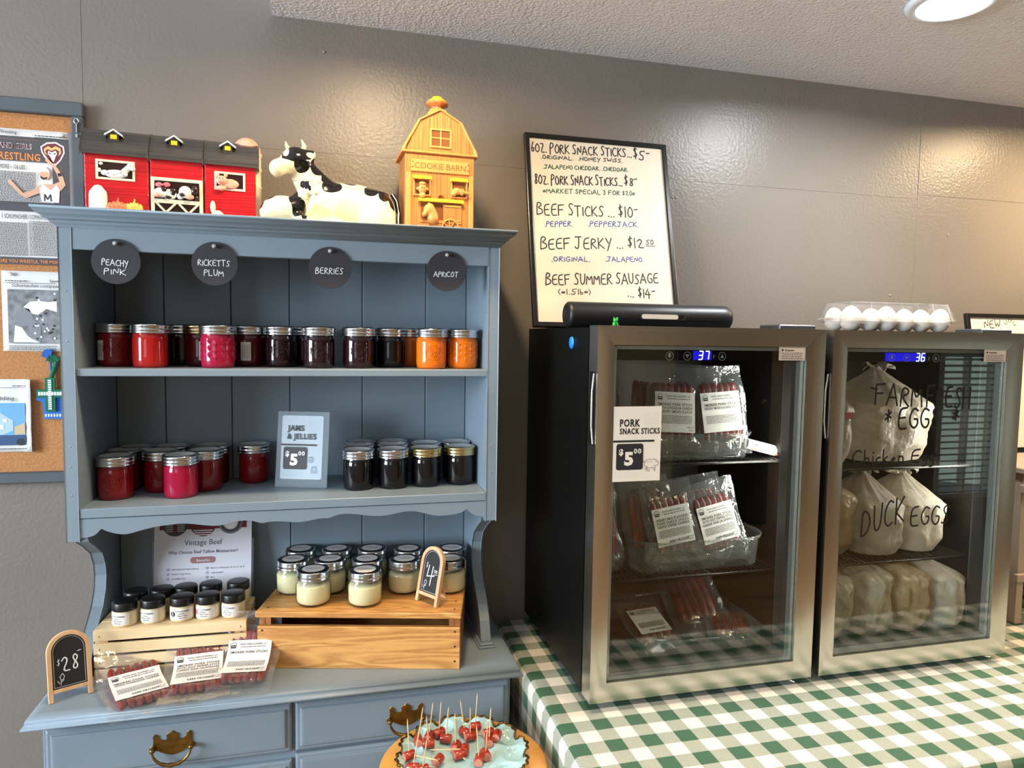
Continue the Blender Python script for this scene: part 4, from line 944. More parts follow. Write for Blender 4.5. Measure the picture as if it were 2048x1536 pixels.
def blend(prims, k=.006, h=.0016, zmin=None):
    lo = np.array([1e9]*3); hi = -lo
    for p in prims:
        if p[0] == 'e': a = np.array(p[1]); r = max(p[2]); L = [a-r, a+r]
        else: r = max(p[3], p[4]); L = [np.minimum(p[1], p[2])-r, np.maximum(p[1], p[2])+r]
        lo = np.minimum(lo, L[0]); hi = np.maximum(hi, L[1])
    lo -= 4*h; hi += 4*h
    if zmin is not None: lo[2] = zmin-2.5*h
    n = np.ceil((hi-lo)/h).astype(int)+1
    g = np.stack(np.meshgrid(*[lo[i]+h*np.arange(n[i]) for i in range(3)], indexing='ij'), -1); D = None
    for p in prims:
        if p[0] == 'e':
            q = g-np.array(p[1]); r = np.array(p[2], float)
            if len(p) > 3 and p[3] is not None: q = q @ np.array(Euler(p[3]).to_matrix())
            k0 = np.linalg.norm(q/r, axis=-1); k1 = np.linalg.norm(q/r**2, axis=-1)+1e-9; d = k0*(k0-1)/k1
        else:
            a, b = np.array(p[1], float), np.array(p[2], float); ba = b-a; t = np.clip(((g-a)@ba)/(ba@ba), 0, 1)
            d = np.linalg.norm(g-a-t[..., None]*ba, axis=-1)-(p[3]+(p[4]-p[3])*t)
        if D is None: D = d
        else:
            hh = np.maximum(k-np.abs(D-d), 0)/k; D = np.minimum(D, d)-hh*hh*k*.25
    if zmin is not None: D = np.maximum(D, zmin-g[..., 2])
    return surfnets(D, lo, h)
def painted(name, V, fs, m, black, white, parent, cut=None, keep='both', off=0):
    me = bpy.data.meshes.new(name); me.from_pydata([tuple(v) for v in V], [], fs)
    bm = bmesh.new(); bm.from_mesh(me); bmesh.ops.recalc_face_normals(bm, faces=bm.faces)
    if cut:
        co, no = cut
        r = bmesh.ops.bisect_plane(bm, geom=bm.verts[:]+bm.edges[:]+bm.faces[:], plane_co=co, plane_no=no, clear_outer=(keep == 'below'), clear_inner=(keep == 'above'))
        ed = [e for e in r['geom_cut'] if isinstance(e, bmesh.types.BMEdge)]
        bmesh.ops.holes_fill(bm, edges=ed)
    bm.to_mesh(me); bm.free()
    P = np.array([v.co[:] for v in me.vertices]); val = np.zeros(len(P))
    def blob(c, r): return 1-np.linalg.norm((P-np.array(c))/np.array(r), axis=1)
    wob = np.array([noise.noise(Vector(p)*70)*.22 for p in P])
    B = np.full(len(P), -9.)
    for c, r in black: B = np.maximum(B, blob(c, r)+wob*.8)
    for c, r in white: B = np.minimum(B, -blob(c, r))
    val = np.clip(.5+B*2.2, 0, 1)
    at = me.attributes.new('paint', 'FLOAT', 'POINT'); at.data.foreach_set('value', val)
    me.polygons.foreach_set('use_smooth', [len(p.vertices) < 8 for p in me.polygons])
    me.materials.append(m); o = bpy.data.objects.new(name, me); link(o, parent)
    wo = worldoff(parent)
    for v in me.vertices: v.co -= wo
    o.location.z = off; return o
TZ = 1.6237
M_cow = patched('cow_glaze', ['#ece0bd', '#0e0d0d'])
t = thing('cow_cookie_jar', 'large black and white ceramic cow cookie jar lying on top of the hutch', 'cookie jar', (.46, -.12, TZ))
y = -.12
cow = [('e', (.478, y, 1.664), (.090, .056, .059)), ('e', (.415, y, 1.652), (.046, .05, .05)), ('e', (.532, y-.012, 1.660), (.040, .055, .052)), ('e', (.530, y-.045, 1.640), (.036, .020, .030)),
       ('c', (.385, y-.022, 1.744), (.432, y, 1.683), .024, .043), ('e', (.3795, y-.030, 1.7560), (.0255, .022, .0235)), ('c', (.372, y-.034, 1.752), (.3475, y-.045, 1.7345), .0185, .0145),
       ('e', (.3435, y-.047, 1.7335), (.0105, .0155, .0125)), ('c', (.410, y-.052, 1.634), (.455, y-.058, 1.630), .014, .011), ('c', (.43, y-.05, 1.66), (.415, y-.052, 1.636), .018, .012),
       ('e', (.404, y-.032, 1.7640), (.013, .004, .0095), (0, -.5, -.5)), ('e', (.3555, y-.008, 1.762), (.004, .011, .0085), (.3, 0, .6))]
V, fs = blend(cow, .012, .0016, TZ)
black = [((.380, y-.03, 1.765), (.033, .04, .026)), ((.413, y, 1.742), (.022, .05, .030)), ((.436, y, 1.722), (.018, .05, .014)), ((.445, y-.02, 1.708), (.020, .05, .014)), ((.480, y, 1.722), (.014, .06, .009)),
         ((.545, y, 1.716), (.030, .06, .018)), ((.520, y-.02, 1.703), (.014, .07, .014)), ((.543, y-.03, 1.694), (.012, .05, .016)), ((.565, y-.02, 1.690), (.018, .05, .028)), ((.390, y-.04, 1.745), (.016, .04, .018)), ((.345, y-.05, 1.742), (.003, .01, .003))]
white = [((.352, y-.044, 1.732), (.0185, .03, .0185)), ((.3610, y-.045, 1.765), (.006, .02, .010)), ((.4045, y-.040, 1.764), (.0075, .008, .0055))]
cut = ((.42, y, 1.7125), Vector((.08, 0, 1)).normalized())
o1 = painted('jar_base', V, fs, M_cow, black, white, t, cut, 'below')
painted('jar_lid', V, fs, M_cow, black, white, t, cut, 'above', .0007)
M_horn = mat('horn_glaze', '#d9cda6', rough=.15, coat=.5)
part('horn', MB().tube([(.366, y-.022, 1.775), (.3605, y-.022, 1.784), (.3590, y-.020, 1.7915)], [.0052, .0035, .0012], 10), M_horn, t)
part('horn', MB().tube([(.391, y-.026, 1.775), (.3935, y-.026, 1.785), (.3885, y-.026, 1.796)], [.0058, .0042, .0012], 10), M_horn, t)
def eye(nm, x, yy, z, r, par):
    return part(nm, MB().sph((x, yy, z), r, 12, 8), mat('glossy_black', '#080808', rough=.05, coat=1), par)
part('eye_rim', MB().sph((.3725, y-.0495, 1.7585), (.0046, .0025, .0032), 12, 8), M_horn, t); eye('eye', .3722, y-.0512, 1.7585, .0024, t)
part('nostril', MB().sph((.3385, y-.0590, 1.7370), .0016, 8, 6), mat('glossy_black', '#080808'), t)
part('tail', MB().tube([(.562, y-.015, 1.705), (.5710, y-.020, 1.69), (.5745, y-.03, 1.665), (.573, y-.04, 1.635)], [.004, .0045, .004, .007], 10), mat('tail_glaze', '#141210', rough=.12, coat=.6), t)
# calf
t = thing('calf_jar', 'small black and white ceramic calf lying in front of the big cow', 'figurine', (.36, -.215, TZ)); y = -.218
calf = [('e', (.358, y, 1.648), (.040, .026, .026)), ('c', (.380, y, 1.655), (.400, y-.004, 1.685), .019, .011), ('e', (.4035, y-.006, 1.6905), (.0115, .0115, .0115)), ('c', (.405, y-.008, 1.689), (.4150, y-.014, 1.6815), .0085, .0065),
        ('e', (.3905, y-.004, 1.6985), (.0065, .0025, .0045), (0, .5, .3)), ('e', (.4135, y+.004, 1.700), (.003, .005, .004)), ('e', (.335, y-.010, 1.640), (.016, .014, .018)), ('c', (.385, y-.018, 1.634), (.40, y-.020, 1.631), .008, .007)]
V, fs = blend(calf, .007, .0012, TZ)
black = [((.328, y, 1.672), (.018, .05, .010)), ((.319, y, 1.658), (.009, .03, .014)), ((.378, y, 1.668), (.010, .03, .016)), ((.386, y-.01, 1.652), (.013, .03, .022)), ((.396, y-.012, 1.636), (.008, .02, .014)), ((.400, y, 1.695), (.012, .03, .011)), ((.406, y-.008, 1.686), (.005, .012, .006))]
white = [((.4150, y-.014, 1.681), (.0085, .012, .0085)), ((.407, y-.014, 1.697), (.0028, .008, .007))]
cut = ((.35, y, 1.6675), Vector((0, 0, 1)))
painted('jar_base', V, fs, M_cow, black, white, t, cut, 'below'); painted('jar_lid', V, fs, M_cow, black, white, t, cut, 'above', .0004)
eye('eye', .4065, y-.0165, 1.6925, .0016, t); part('horn', MB().tube([(.398, y-.004, 1.7), (.397, y-.004, 1.706)], [.0016, .0006], 6), M_horn, t)
part('horn', MB().tube([(.408, y-.004, 1.701), (.409, y-.004, 1.706)], [.0016, .0006], 6), M_horn, t)

# ------------------------------------------------------------------ red barn canisters
M_red = mat('red_glaze', '#c4121c', rough=.18, coat=.7, var=.18, vscale=30, bump=.9, bscale=55, stretch=(.18, 1, 5), bdist=.003)
M_roof = mat('roof_glaze', '#2c2b2b', rough=.3, coat=.4, col2='#4a4641', vscale=40, stretch=(.15, 1, 4), bump=.8, bscale=60, bdist=.003)
M_cr = mat('cream_glaze', '#ece3c4', rough=.18, coat=.6, var=.05, vscale=40)
M_br = mat('brown_glaze', '#2c1712', rough=.15, coat=.6)
M_pk = mat('pink_glaze', '#e7ab95', rough=.18, coat=.6, var=.1, vscale=50)
M_yl = mat('yellow_glaze', '#ecc52c', rough=.2, coat=.5)
M_wg = mat('white_glaze', '#eef0ea', rough=.15, coat=.6)
def canister(i, x, y, w_, rz, label):
    t = thing('barn_canister', label, 'canister', (x, y, TZ), rz, group='row of red barn canisters'); h = .1155; d = .088
    part('body', MB().box(0, w_, 0, d, 0, h), M_red, t, local=True, bev=.002, seg=2)
    k = MB(); k.prism([(-.006, h-.006), (-.006, h+.004), (d*.28, h+.040), (d*.5, h+.050), (d*.72, h+.040), (d+.006, h+.004), (d+.006, h-.006), (d, h+.0005), (0, h+.0005)], -.0008 if i else -.006, w_+.0002 if i < 2 else w_+.006, 'x')
    part('roof_lid', k, M_roof, t, local=True, bev=.0015)
    c = w_*.45; q = MB(); q.box(c-.0085, c+.0085, .010, .03, h+.020, h+.0345); part('cupola', q, M_roof, t, local=True, bev=.0005)
    q = MB()
    for s in (-1, 1): q.add([(c, .006, h+.0445), (c+s*.0145, .006, h+.0345), (c+s*.0145, .006, h+.0315), (c, .006, h+.0415), (c, .028, h+.0445), (c+s*.0145, .028, h+.0345), (c+s*.0145, .028, h+.0315), (c, .028, h+.0415)], [(0, 1, 2, 3), (7, 6, 5, 4), (0, 4, 5, 1), (1, 5, 6, 2), (2, 6, 7, 3)], False)
    q.add([(c-.011, .0088, h+.034), (c+.011, .0088, h+.034), (c, .0088, h+.0415)], [(0, 1, 2)], False); q.mi[-1] = 1
    part('cupola_roof', q, [M_wg, M_roof], t, local=True)
    part('cupola_window', MB().box(c-.0052, c+.0052, .0075, .0105, h+.0265, h+.0345), M_yl, t, local=True, bev=.0005)
    def frame(x0, x1, z0, z1):
        o = [(x0, z0), (x1, z0), (x1, z1), (x0, z1)]; q = [(x0+.004, z0+.004), (x1-.004, z0+.004), (x1-.004, z1-.004), (x0+.004, z1-.004)]
        part('window_frame', MB().strip(o, q, -.0025, .0005), M_cr, t, local=True, bev=.0005)
        part('window_opening', MB().box(x0+.004, x1-.004, -.0006, .0004, z0+.004, z1-.004), M_br, t, local=True)
    if i == 0:
        frame(.018, .080, .068, .103)
        q = MB().sph((.050, -.002, .079), (.019, .004, .0075), 16, 8).sph((.032, -.002, .080), (.006, .003, .005), 10, 6).tube([(.062, -.003, .082), (.071, -.004, .092)], [.006, .005], 10).sph((.074, -.006, .0925), (.007, .005, .0065), 14, 8).sph((.078, -.008, .089), (.004, .004, .004), 10, 6)
        for a in range(7): q.sph((.036+a*.005, -.005, .080+.002*sin(a*2)), (.0032, .0022, .0032), 8, 5)
        part('lamb', q, M_wg, t, local=True); part('lamb_eye', MB().sph((.0745, -.0108, .094), .0009, 8, 5), M_br, t, local=True)
        part('hen', MB().sph((.0265, -.002, .0955), (.0035, .0025, .0028), 8, 5).sph((.024, -.002, .084), (.003, .002, .004), 8, 5), M_wg, t, local=True)
        q = MB().lathe([(.0001, .058), (.006, .056), (.0135, .046), (.0145, .040), (.0150, .000)], 20, c=(.021, -.002, -.0), cap=False, sy=.4); part('milk_churn', q, M_wg, t, local=True)
        for x_, r_, m_ in ((.052, .016, mat('orange_glaze', '#dc7a4a', rough=.2, coat=.5)), (.078, .013, mat('pumpkin_yellow', '#e4c35a', rough=.2, coat=.5))):
            q = MB()
            for a in range(-2, 3): q.sph((x_+a*r_*.38, -.003, .018), (r_*.36, .005, .015-abs(a)*.002), 10, 8)
            q.tube([(x_, -.003, .031), (x_+.001, -.003, .037)], .0014, 6); part('pumpkin', q, m_, t, local=True)
    if i == 1:
        x0, x1 = .001, w_-.001
        part('doorway', MB().box(x0+.006, x1-.006, -.0006, .0004, 0, .074), M_br, t, local=True)
        part('door_frame', MB().strip([(x0, 0), (x0, .080), (x1, .080), (x1, 0)], [(x0+.006, 0), (x0+.006, .074), (x1-.006, .074), (x1-.006, 0)], -.003, .0005, closed=False), M_cr, t, local=True, bev=.0005)
        q = MB().box(x0+.006, x1-.006, -.004, -.0008, .034, .041)
        for s in (0, 1):
            xa = x0+.007+s*(w_/2-.007); xb = xa+w_/2-.009
            q.prism([(xa, .0335), (xa+.005, .0335), (xb, .001), (xb-.005, .001)], -.0035, -.0009); q.prism([(xb, .0335), (xb-.005, .0335), (xa, .001), (xa+.005, .001)], -.0039, -.0012)
        part('gate', q, M_cr, t, local=True)
        q = MB().sph((.0185, -.006, .052), (.013, .006, .009), 16, 10).sph((.032, -.004, .050), (.012, .004, .010), 14, 8); part('cow_head', q, M_wg, t, local=True)
        part('cow_muzzle', MB().sph((.0125, -.009, .047), (.0075, .005, .0045), 12, 8), M_pk, t, local=True)
        part('cow_patch', MB().sph((.023, -.0105, .057), (.005, .0022, .0045), 12, 8).sph((.038, -.0075, .055), (.005, .0022, .007), 10, 6).sph((.030, -.0075, .044), (.006, .0018, .003), 10, 6), M_br, t, local=True)
        part('hair_bow', MB().sph((.015, -.008, .0655), (.006, .003, .0045), 12, 8).sph((.028, -.008, .0665), (.006, .003, .0045), 12, 8).sph((.0215, -.009, .0655), (.0025, .003, .002), 8, 6), mat('bow_pink', '#d9707a', rough=.2, coat=.5), t, local=True)
        q = MB().sph((.058, -.006, .056), (.011, .006, .011), 16, 10).sph((.050, -.006, .048), (.006, .004, .006), 12, 8); part('calf_head', q, M_wg, t, local=True)
        part('calf_muzzle', MB().sph((.066, -.0095, .047), (.0075, .004, .0048), 12, 8), M_pk, t, local=True)
        part('calf_patch', MB().sph((.053, -.0115, .050), (.0048, .0018, .0035), 12, 8).sph((.074, -.006, .060), (.006, .004, .009), 12, 8).sph((.077, -.006, .046), (.0035, .003, .005), 10, 6), M_br, t, local=True)
    if i == 2:
        frame(.017, .071, .066, .100)
        part('pig', MB().sph((.030, -.005, .083), (.010, .006, .009), 16, 10).sph((.044, -.003, .078), (.016, .004, .0095), 14, 8).sph((.029, -.006, .069), (.009, .004, .005), 12, 8).sph((.0235, -.005, .092), (.003, .002, .004), 8, 6).sph((.037, -.005, .093), (.0035, .002, .004), 8, 6), M_pk, t, local=True)
        part('pig_snout', MB().sph((.0285, -.011, .0795), (.005, .0022, .0032), 12, 8), mat('snout_pink', '#d98678', rough=.2, coat=.5), t, local=True)
        part('pig_eye', MB().sph((.0262, -.0115, .086), .0009, 8, 5), M_br, t, local=True); part('pig_eye', MB().sph((.0325, -.0112, .0862), .0009, 8, 5), M_br, t, local=True)
        part('rooster', MB().sph((.022, -.003, .012), (.013, .004, .016), 14, 8).sph((.014, -.003, .033), (.005, .003, .012), 12, 8), M_cr, t, local=True)
    return t
canister(0, .022, -.176, .1020, radians(6), 'left red barn canister with a white lamb in its window and pumpkins below')
canister(1, .1255, -.165, .0885, radians(6), 'middle red barn canister with two cows behind a white gate')
canister(2, .2155, -.1555, .0900, radians(6), 'right red barn canister with a pink pig in its window')
t = thing('silo_canister', 'cream ceramic silo with a pink ribbed dome standing behind the right barn canister', 'canister', (.2830, -.088, TZ+.0))
k = MB(); P_ = [(.0265, 0)]
for i in range(4): z = .018+i*.034; P_ += [(.0265, z-.003), (.0282, z-.001), (.0282, z+.001), (.0265, z+.003)]
P_ += [(.0265, .145), (.0285, .148), (.0285, .151)]
part('silo_wall', k.lathe(P_, 36), M_cr, t, local=True)
k = MB(); n = 48; vs = []; fs = []
for j in range(10):
    ph = pi/2*j/9.2
    for i in range(n):
        a = 2*pi*i/n; r = .0272*cos(ph)*(1-.03*(1 if i % 6 == 0 else 0)); vs.append((r*cos(a), r*sin(a), .151+.031*sin(ph)))
for j in range(9):
    for i in range(n): fs.append((j*n+i, j*n+(i+1) % n, (j+1)*n+(i+1) % n, (j+1)*n+i))
k.add(vs, fs, True); k.add(vs[-n:], [list(range(n))], True); part('dome_lid', k, M_pk, t, local=True)

# ------------------------------------------------------------------ tan cookie barn
M_tan = mat('tan_bisque', '#c8813f', rough=.5, coat=.25, col2='#b46a2c', vscale=30, bump=.9, bscale=45, stretch=(6, 1, .18), bdist=.0025, crough=.3)
M_tan2 = mat('tan_bisque_light', '#d6924c', rough=.5, coat=.25, var=.06, vscale=60, crough=.3)
M_yg = mat('awning_yellow', '#ecc22e', rough=.4, coat=.3)
M_deep = mat('tan_recess', '#7a4318', rough=.7)
t = thing('cookie_barn_jar', 'tan ceramic barn-shaped cookie jar with yellow awnings reading cookie barn', 'cookie jar', (.584, -.175, TZ), radians(2)); Wc = .139; Hc = .157
part('body', MB().box(0, Wc, 0, .095, 0, Hc), M_tan, t, local=True, bev=.0015)
G_ = [(-.0075, Hc+.001), (-.004, Hc+.012), (.012, Hc+.040), (.026, Hc+.066), (.046, Hc+.077), (Wc/2, Hc+.090), (Wc-.046, Hc+.077), (Wc-.026, Hc+.066), (Wc-.012, Hc+.040), (Wc+.004, Hc+.012), (Wc+.0075, Hc+.001)]
ins = [(Wc/2+(a-Wc/2)*.91, Hc+.004+(b-Hc)*.91) for a, b in G_]
part('roof_lid', MB().prism(G_, .001, .095), M_tan, t, local=True, bev=.001)
o = G_; part('roof_trim', MB().strip(o, ins, -.0045, .0012), M_tan2, t, local=True, bev=.0012)
ys = [.012+i*.0144 for i in range(9)]
def roofz(x):
    for (a, b), (c_, d_) in zip(ins, ins[1:]):
        if a <= x <= c_: return b+(d_-b)*(x-a)/(c_-a)
    return Hc
for i in range(8):
    a, b = ys[i]+.0005, ys[i+1]-.0005; part('gable_plank', MB().prism([(a, Hc+.006), (b, Hc+.006), (b, roofz(b)), ((a+b)/2, roofz((a+b)/2)), (a, roofz(a))], -.0012, .0012), M_tan, t, local=True, bev=.0006)
fr = lambda x0, x1, z0, z1, e=.004, y0=-.0035, y1=.0: MB().strip([(x0, z0), (x1, z0), (x1, z1), (x0, z1)], [(x0+e, z0+e), (x1-e, z0+e), (x1-e, z1-e), (x0+e, z1-e)], y0, y1)
part('hay_window', fr(.048, .092, Hc+.013, Hc+.051).box(.0685, .0715, -.0030, 0, Hc+.016, Hc+.048).box(.051, .089, -.0026, 0, Hc+.031, Hc+.034), M_tan2, t, local=True, bev=.0005)
part('recess', MB().box(.052, .088, -.0016, -.0011, Hc+.017, Hc+.047), M_deep, t, local=True)
part('cupola_base', MB().box(.050, .092, .030, .066, Hc+.082, Hc+.094).box(.054, .088, .034, .062, Hc+.094, Hc+.100), M_tan2, t, local=True, bev=.0015)
part('cupola', MB().lathe([(.013, .098), (.0125, .103), (.0130, .108), (.0225, .1105), (.0232, .1135), (.0225, .115)], 28, c=(.071, .048, Hc)), M_tan, t, local=True)
part('cupola_cap', MB().lathe([(.0225, .1152), (.0185, .1195), (.011, .124), (.0095, .127), (.004, .1282), (.0001, .1285)], 28, c=(.071, .048, Hc), cap=False), M_yg, t, local=True)
part('sign_board', MB().box(.012, .128, -.0030, .0, .122, .146), M_tan2, t, local=True, bev=.0008)
k = MB(); text(k, 'COOKIE BARN', .0185, .128, .012, w=.102, y=-.0033, bold=-.005); part('lettering', k, M_deep, t, local=True)
part('sign_bolts', MB().sph((.0145, -.003, .140), .0014, 8, 5).sph((.0145, -.003, .130), .0014, 8, 5).sph((.1255, -.003, .141), .0014, 8, 5).sph((.1255, -.003, .130), .0014, 8, 5), M_deep, t, local=True)['kind'] = 'stuff'
part('side_post', MB().box(.002, .012, -.0022, 0, 0, .120), M_tan2, t, local=True, bev=.001); part('side_post', MB().box(.128, .1375, -.0022, 0, 0, .120), M_tan2, t, local=True, bev=.001)
for x0, x1, z0, z1 in [(.019, .048, .078, .108), (.094, .122, .078, .108)]:
    part('recess', MB().box(x0, x1, -.0008, .0003, z0, z1), M_deep, t, local=True); part('window_frame', fr(x0-.003, x1+.003, z0-.003, z1+.003, .003), M_tan2, t, local=True, bev=.0006)
    part('awning', MB().prism([(-.0075, z1-.001), (-.0075, z1+.003), (-.0030, z1+.0065), (0, z1+.0065), (0, z1-.001)], x0-.004, x1+.003, 'x'), M_yg, t, local=True, bev=.0008)
part('lamb', MB().sph((.0335, -.005, .088), (.0085, .006, .010), 16, 10).sph((.0335, -.006, .098), (.0070, .005, .004), 12, 8).sph((.0245, -.005, .088), (.0035, .003, .003), 10, 6).sph((.0425, -.005, .088), (.0035, .003, .003), 10, 6).sph((.0335, -.006, .076), (.007, .004, .006), 12, 8), M_tan2, t, local=True)
part('lamb_eye', MB().sph((.0308, -.0115, .090), .0010, 8, 6), M_deep, t, local=True); part('lamb_eye', MB().sph((.0362, -.0115, .090), .0010, 8, 6), M_deep, t, local=True)
part('goat', MB().sph((.103, -.005, .088), (.010, .005, .007), 14, 8).sph((.097, -.006, .083), (.006, .005, .005), 12, 8).sph((.113, -.006, .087), (.006, .005, .007), 12, 8).tube([(.118, -.007, .086), (.128, -.009, .085)], [.003, .002], 8), M_tan2, t, local=True)
part('goat_eye', MB().sph((.111, -.0112, .0895), .0009, 8, 6), M_deep, t, local=True)
part('horseshoe', MB().tube([(.071+.0055*cos(a), -.002, .073+.0055*sin(a)) for a in [radians(-50+i*28) for i in range(11)]], .0012, 7), M_deep, t, local=True)
part('stall_recess', MB().box(.031, .113, -.0008, .0003, .030, .064), M_deep, t, local=True)
part('stall_awning', MB().prism([(-.0085, .064), (-.0085, .068), (-.0035, .0715), (0, .0715), (0, .064)], .026, .116, 'x'), M_yg, t, local=True, bev=.0008)
part('stall_door', MB().box(.076, .113, -.0032, -.0009, .0, .061).box(.028, .076, -.0032, -.0009, 0, .030), M_tan, t, local=True, bev=.0006)
k = MB(); 
for z in (.030, .058): k.box(.078, .112, -.0046, -.0033, z-.0015, z+.0015)
part('door_rail', k.box(.028, .112, -.0046, -.0033, .024, .027), M_tan2, t, local=True)
hs = [('c', (.055, -.004, .032), (.049, -.006, .050), .011, .008), ('e', (.046, -.007, .050), (.0095, .006, .0085), None), ('c', (.045, -.008, .048), (.0365, -.010, .038), .0065, .0045), ('c', (.046, -.006, .057), (.0465, -.006, .063), .002, .0008), ('c', (.051, -.006, .056), (.060, -.005, .040), .004, .004)]
V, fs = blend(hs, .004, .0010); me = bpy.data.meshes.new('horse'); me.from_pydata([tuple(v) for v in V], [], fs); me.polygons.foreach_set('use_smooth', [True]*len(me.polygons)); me.materials.append(M_tan2); part('horse', me, None, t)
part('horse_eye', MB().sph((.0435, -.0133, .0515), (.0016, .0010, .0012), 8, 6), mat('glossy_black', '#080808'), t, local=True)
k = MB().tube([(.090+.0165*cos(a), -.006, .015+.0165*sin(a)) for a in [2*pi*i/28 for i in range(28)]], .0017, 7, closed=True)
for i in range(8): a = pi*i/4+.2; k.tube([(.090, -.006, .015), (.090+.016*cos(a), -.006, .015+.016*sin(a))], .0010, 5)
part('cart_wheel', k, M_tan2, t, local=True)
# ------------------------------------------------------------------ table with gingham cloth
TT = .752
X0, X1, Y0, Y1 = .817, 2.75, -.725, -.004
t = thing('folding_table', 'table hidden under the green gingham cloth', 'table', (1.78, -.36, 0))
part('tabletop', MB().box(X0+.006, X1-.006, Y0+.006, Y1-.004, TT-.03, TT-.003), mat('table_grey', '#8b8b86', rough=.6), t)
for x in (X0+.08, X1-.08):
    for y in (Y0+.08, Y1-.08): part('leg', MB().tube([(x, y, 0), (x, y, TT-.03)], .014, 10), mat('steel', '#c8c8c6', rough=.3, metal=1), t)
def gingham():
    m = bpy.data.materials.new('gingham'); m.use_nodes = True; nt = m.node_tree; b = nt.nodes['Principled BSDF']; N = nt.nodes.new; L = nt.links.new
    uv = N('ShaderNodeUVMap'); uv.uv_map = 'UVMap'; sp = N('ShaderNodeSeparateXYZ'); L(uv.outputs[0], sp.inputs[0])
    def mth(op, a, b_=None, c=None):
        q = N('ShaderNodeMath'); q.operation = op
        for i, v in enumerate((a, b_, c)):
            if v is None: continue
            if isinstance(v, (int, float)): q.inputs[i].default_value = v
            else: L(v, q.inputs[i])
        return q.outputs[0]
    nz = N('ShaderNodeTexNoise'); nz.inputs['Scale'].default_value = 5; L(uv.outputs[0], nz.inputs['Vector'])
    def band(s, off, per):
        f = mth('FRACT', mth('ADD', mth('DIVIDE', mth('SUBTRACT', s, off), per), .25))   # dark half centred on off
        return mth('LESS_THAN', f, .5)
    a = band(sp.outputs[0], .962, .0635); c = band(sp.outputs[1], -.4825, .0645)
    tw = mth('LESS_THAN', mth('FRACT', mth('DIVIDE', mth('ADD', sp.outputs[0], mth('MULTIPLY', sp.outputs[1], 1.0)), .0030)), .58)
    both = mth('MULTIPLY', a, c); one = mth('SUBTRACT', mth('MAXIMUM', a, c), both)
    ink = mth('ADD', both, mth('MULTIPLY', one, tw))
    mx = N('ShaderNodeMix'); mx.data_type = 'RGBA'; L(ink, mx.inputs[0]); mx.inputs[6].default_value = lin('#dcd8ce'); mx.inputs[7].default_value = lin('#2f5a40')
    L(mx.outputs[2], b.inputs['Base Color']); b.inputs['Roughness'].default_value = .6; b.inputs['Sheen Weight'].default_value = .1
    return m
M_ging = gingham()
me = bpy.data.meshes.new('tablecloth'); bm = bmesh.new(); uvl = bm.loops.layers.uv.new('UVMap')
DROP = .42; RC = .012
def edge(s, lo, hi):
    """arc-length coordinate -> (position, drop)"""
    if s < lo+RC:
        q = lo+RC-s
        if q < RC*pi/2: a = q/RC; return lo+RC-RC*sin(a), RC*(1-cos(a)), 0
        return lo, RC+(q-RC*pi/2), 1
    if s > hi-RC:
        q = s-(hi-RC)
        if q < RC*pi/2: a = q/RC; return hi-RC+RC*sin(a), RC*(1-cos(a)), 0
        return hi, RC+(q-RC*pi/2), 1
    return s, 0, 0
def samples(lo, hi, n, dl, dh):
    L = []
    if dl: L += [lo-dl*(1-i/14) for i in range(14)]+[lo+RC*(i/6)*.999-(RC*pi/2-RC)*(1-i/6) for i in range(6)]
    L += [lo+RC+(hi-lo-2*RC)*i/n for i in range(n+1)]
    if dh: L += [hi-RC+RC*pi/2*(i+1)/6 for i in range(6)]+[hi+(RC*pi/2-RC)+dh*(i+1)/14 for i in range(14)]
    return L
US = samples(X0, X1, 70, DROP, DROP); VS = samples(Y0, Y1, 34, DROP, 0); grid = []
for v in VS:
    row = []
    for u in US:
        x, dx, hx = edge(u, X0, X1); y, dy, hy = edge(v, Y0, Y1+.5); z = TT-dx-dy
        if dx > RC: fl = min(1, (dx-RC)/.25); sx = -1 if u < X0 else 1; fl *= 1 if sx > 0 else max(0, min(1, (-.34-y)/.08)); x += sx*(.0*dx+.002+fl*(.013*sin(v*31+1)+.006*sin(v*67)+.016)); 
        if dy > RC: fl = min(1, (dy-RC)/.25); y -= .002+fl*(.014*sin(u*27)+.008*sin(u*61)+.014)
        if dx == 0 and dy == 0: z += .0008*noise.noise(Vector((x*6, y*6, 0)))*min(1, (x-X0)*20)+(.004*max(0, 1-abs((y+.60)-.25*(x-1.62))/.03)*max(0, 1-abs(x-1.66)/.12))
        row.append(bm.verts.new((x, y, max(z, .02))))
    grid.append(row)
for j in range(len(VS)-1):
    for i in range(len(US)-1):
        f = bm.faces.new((grid[j][i], grid[j][i+1], grid[j+1][i+1], grid[j+1][i])); f.smooth = True
        for lp, (a, b) in zip(f.loops, ((i, j), (i+1, j), (i+1, j+1), (i, j+1))): lp[uvl].uv = (US[a], VS[b])
bm.to_mesh(me); bm.free(); me.materials.append(M_ging)
o = bpy.data.objects.new('tablecloth', me); link(o); tag(o, 'green and white gingham tablecloth hanging over the edges of the table', 'tablecloth')

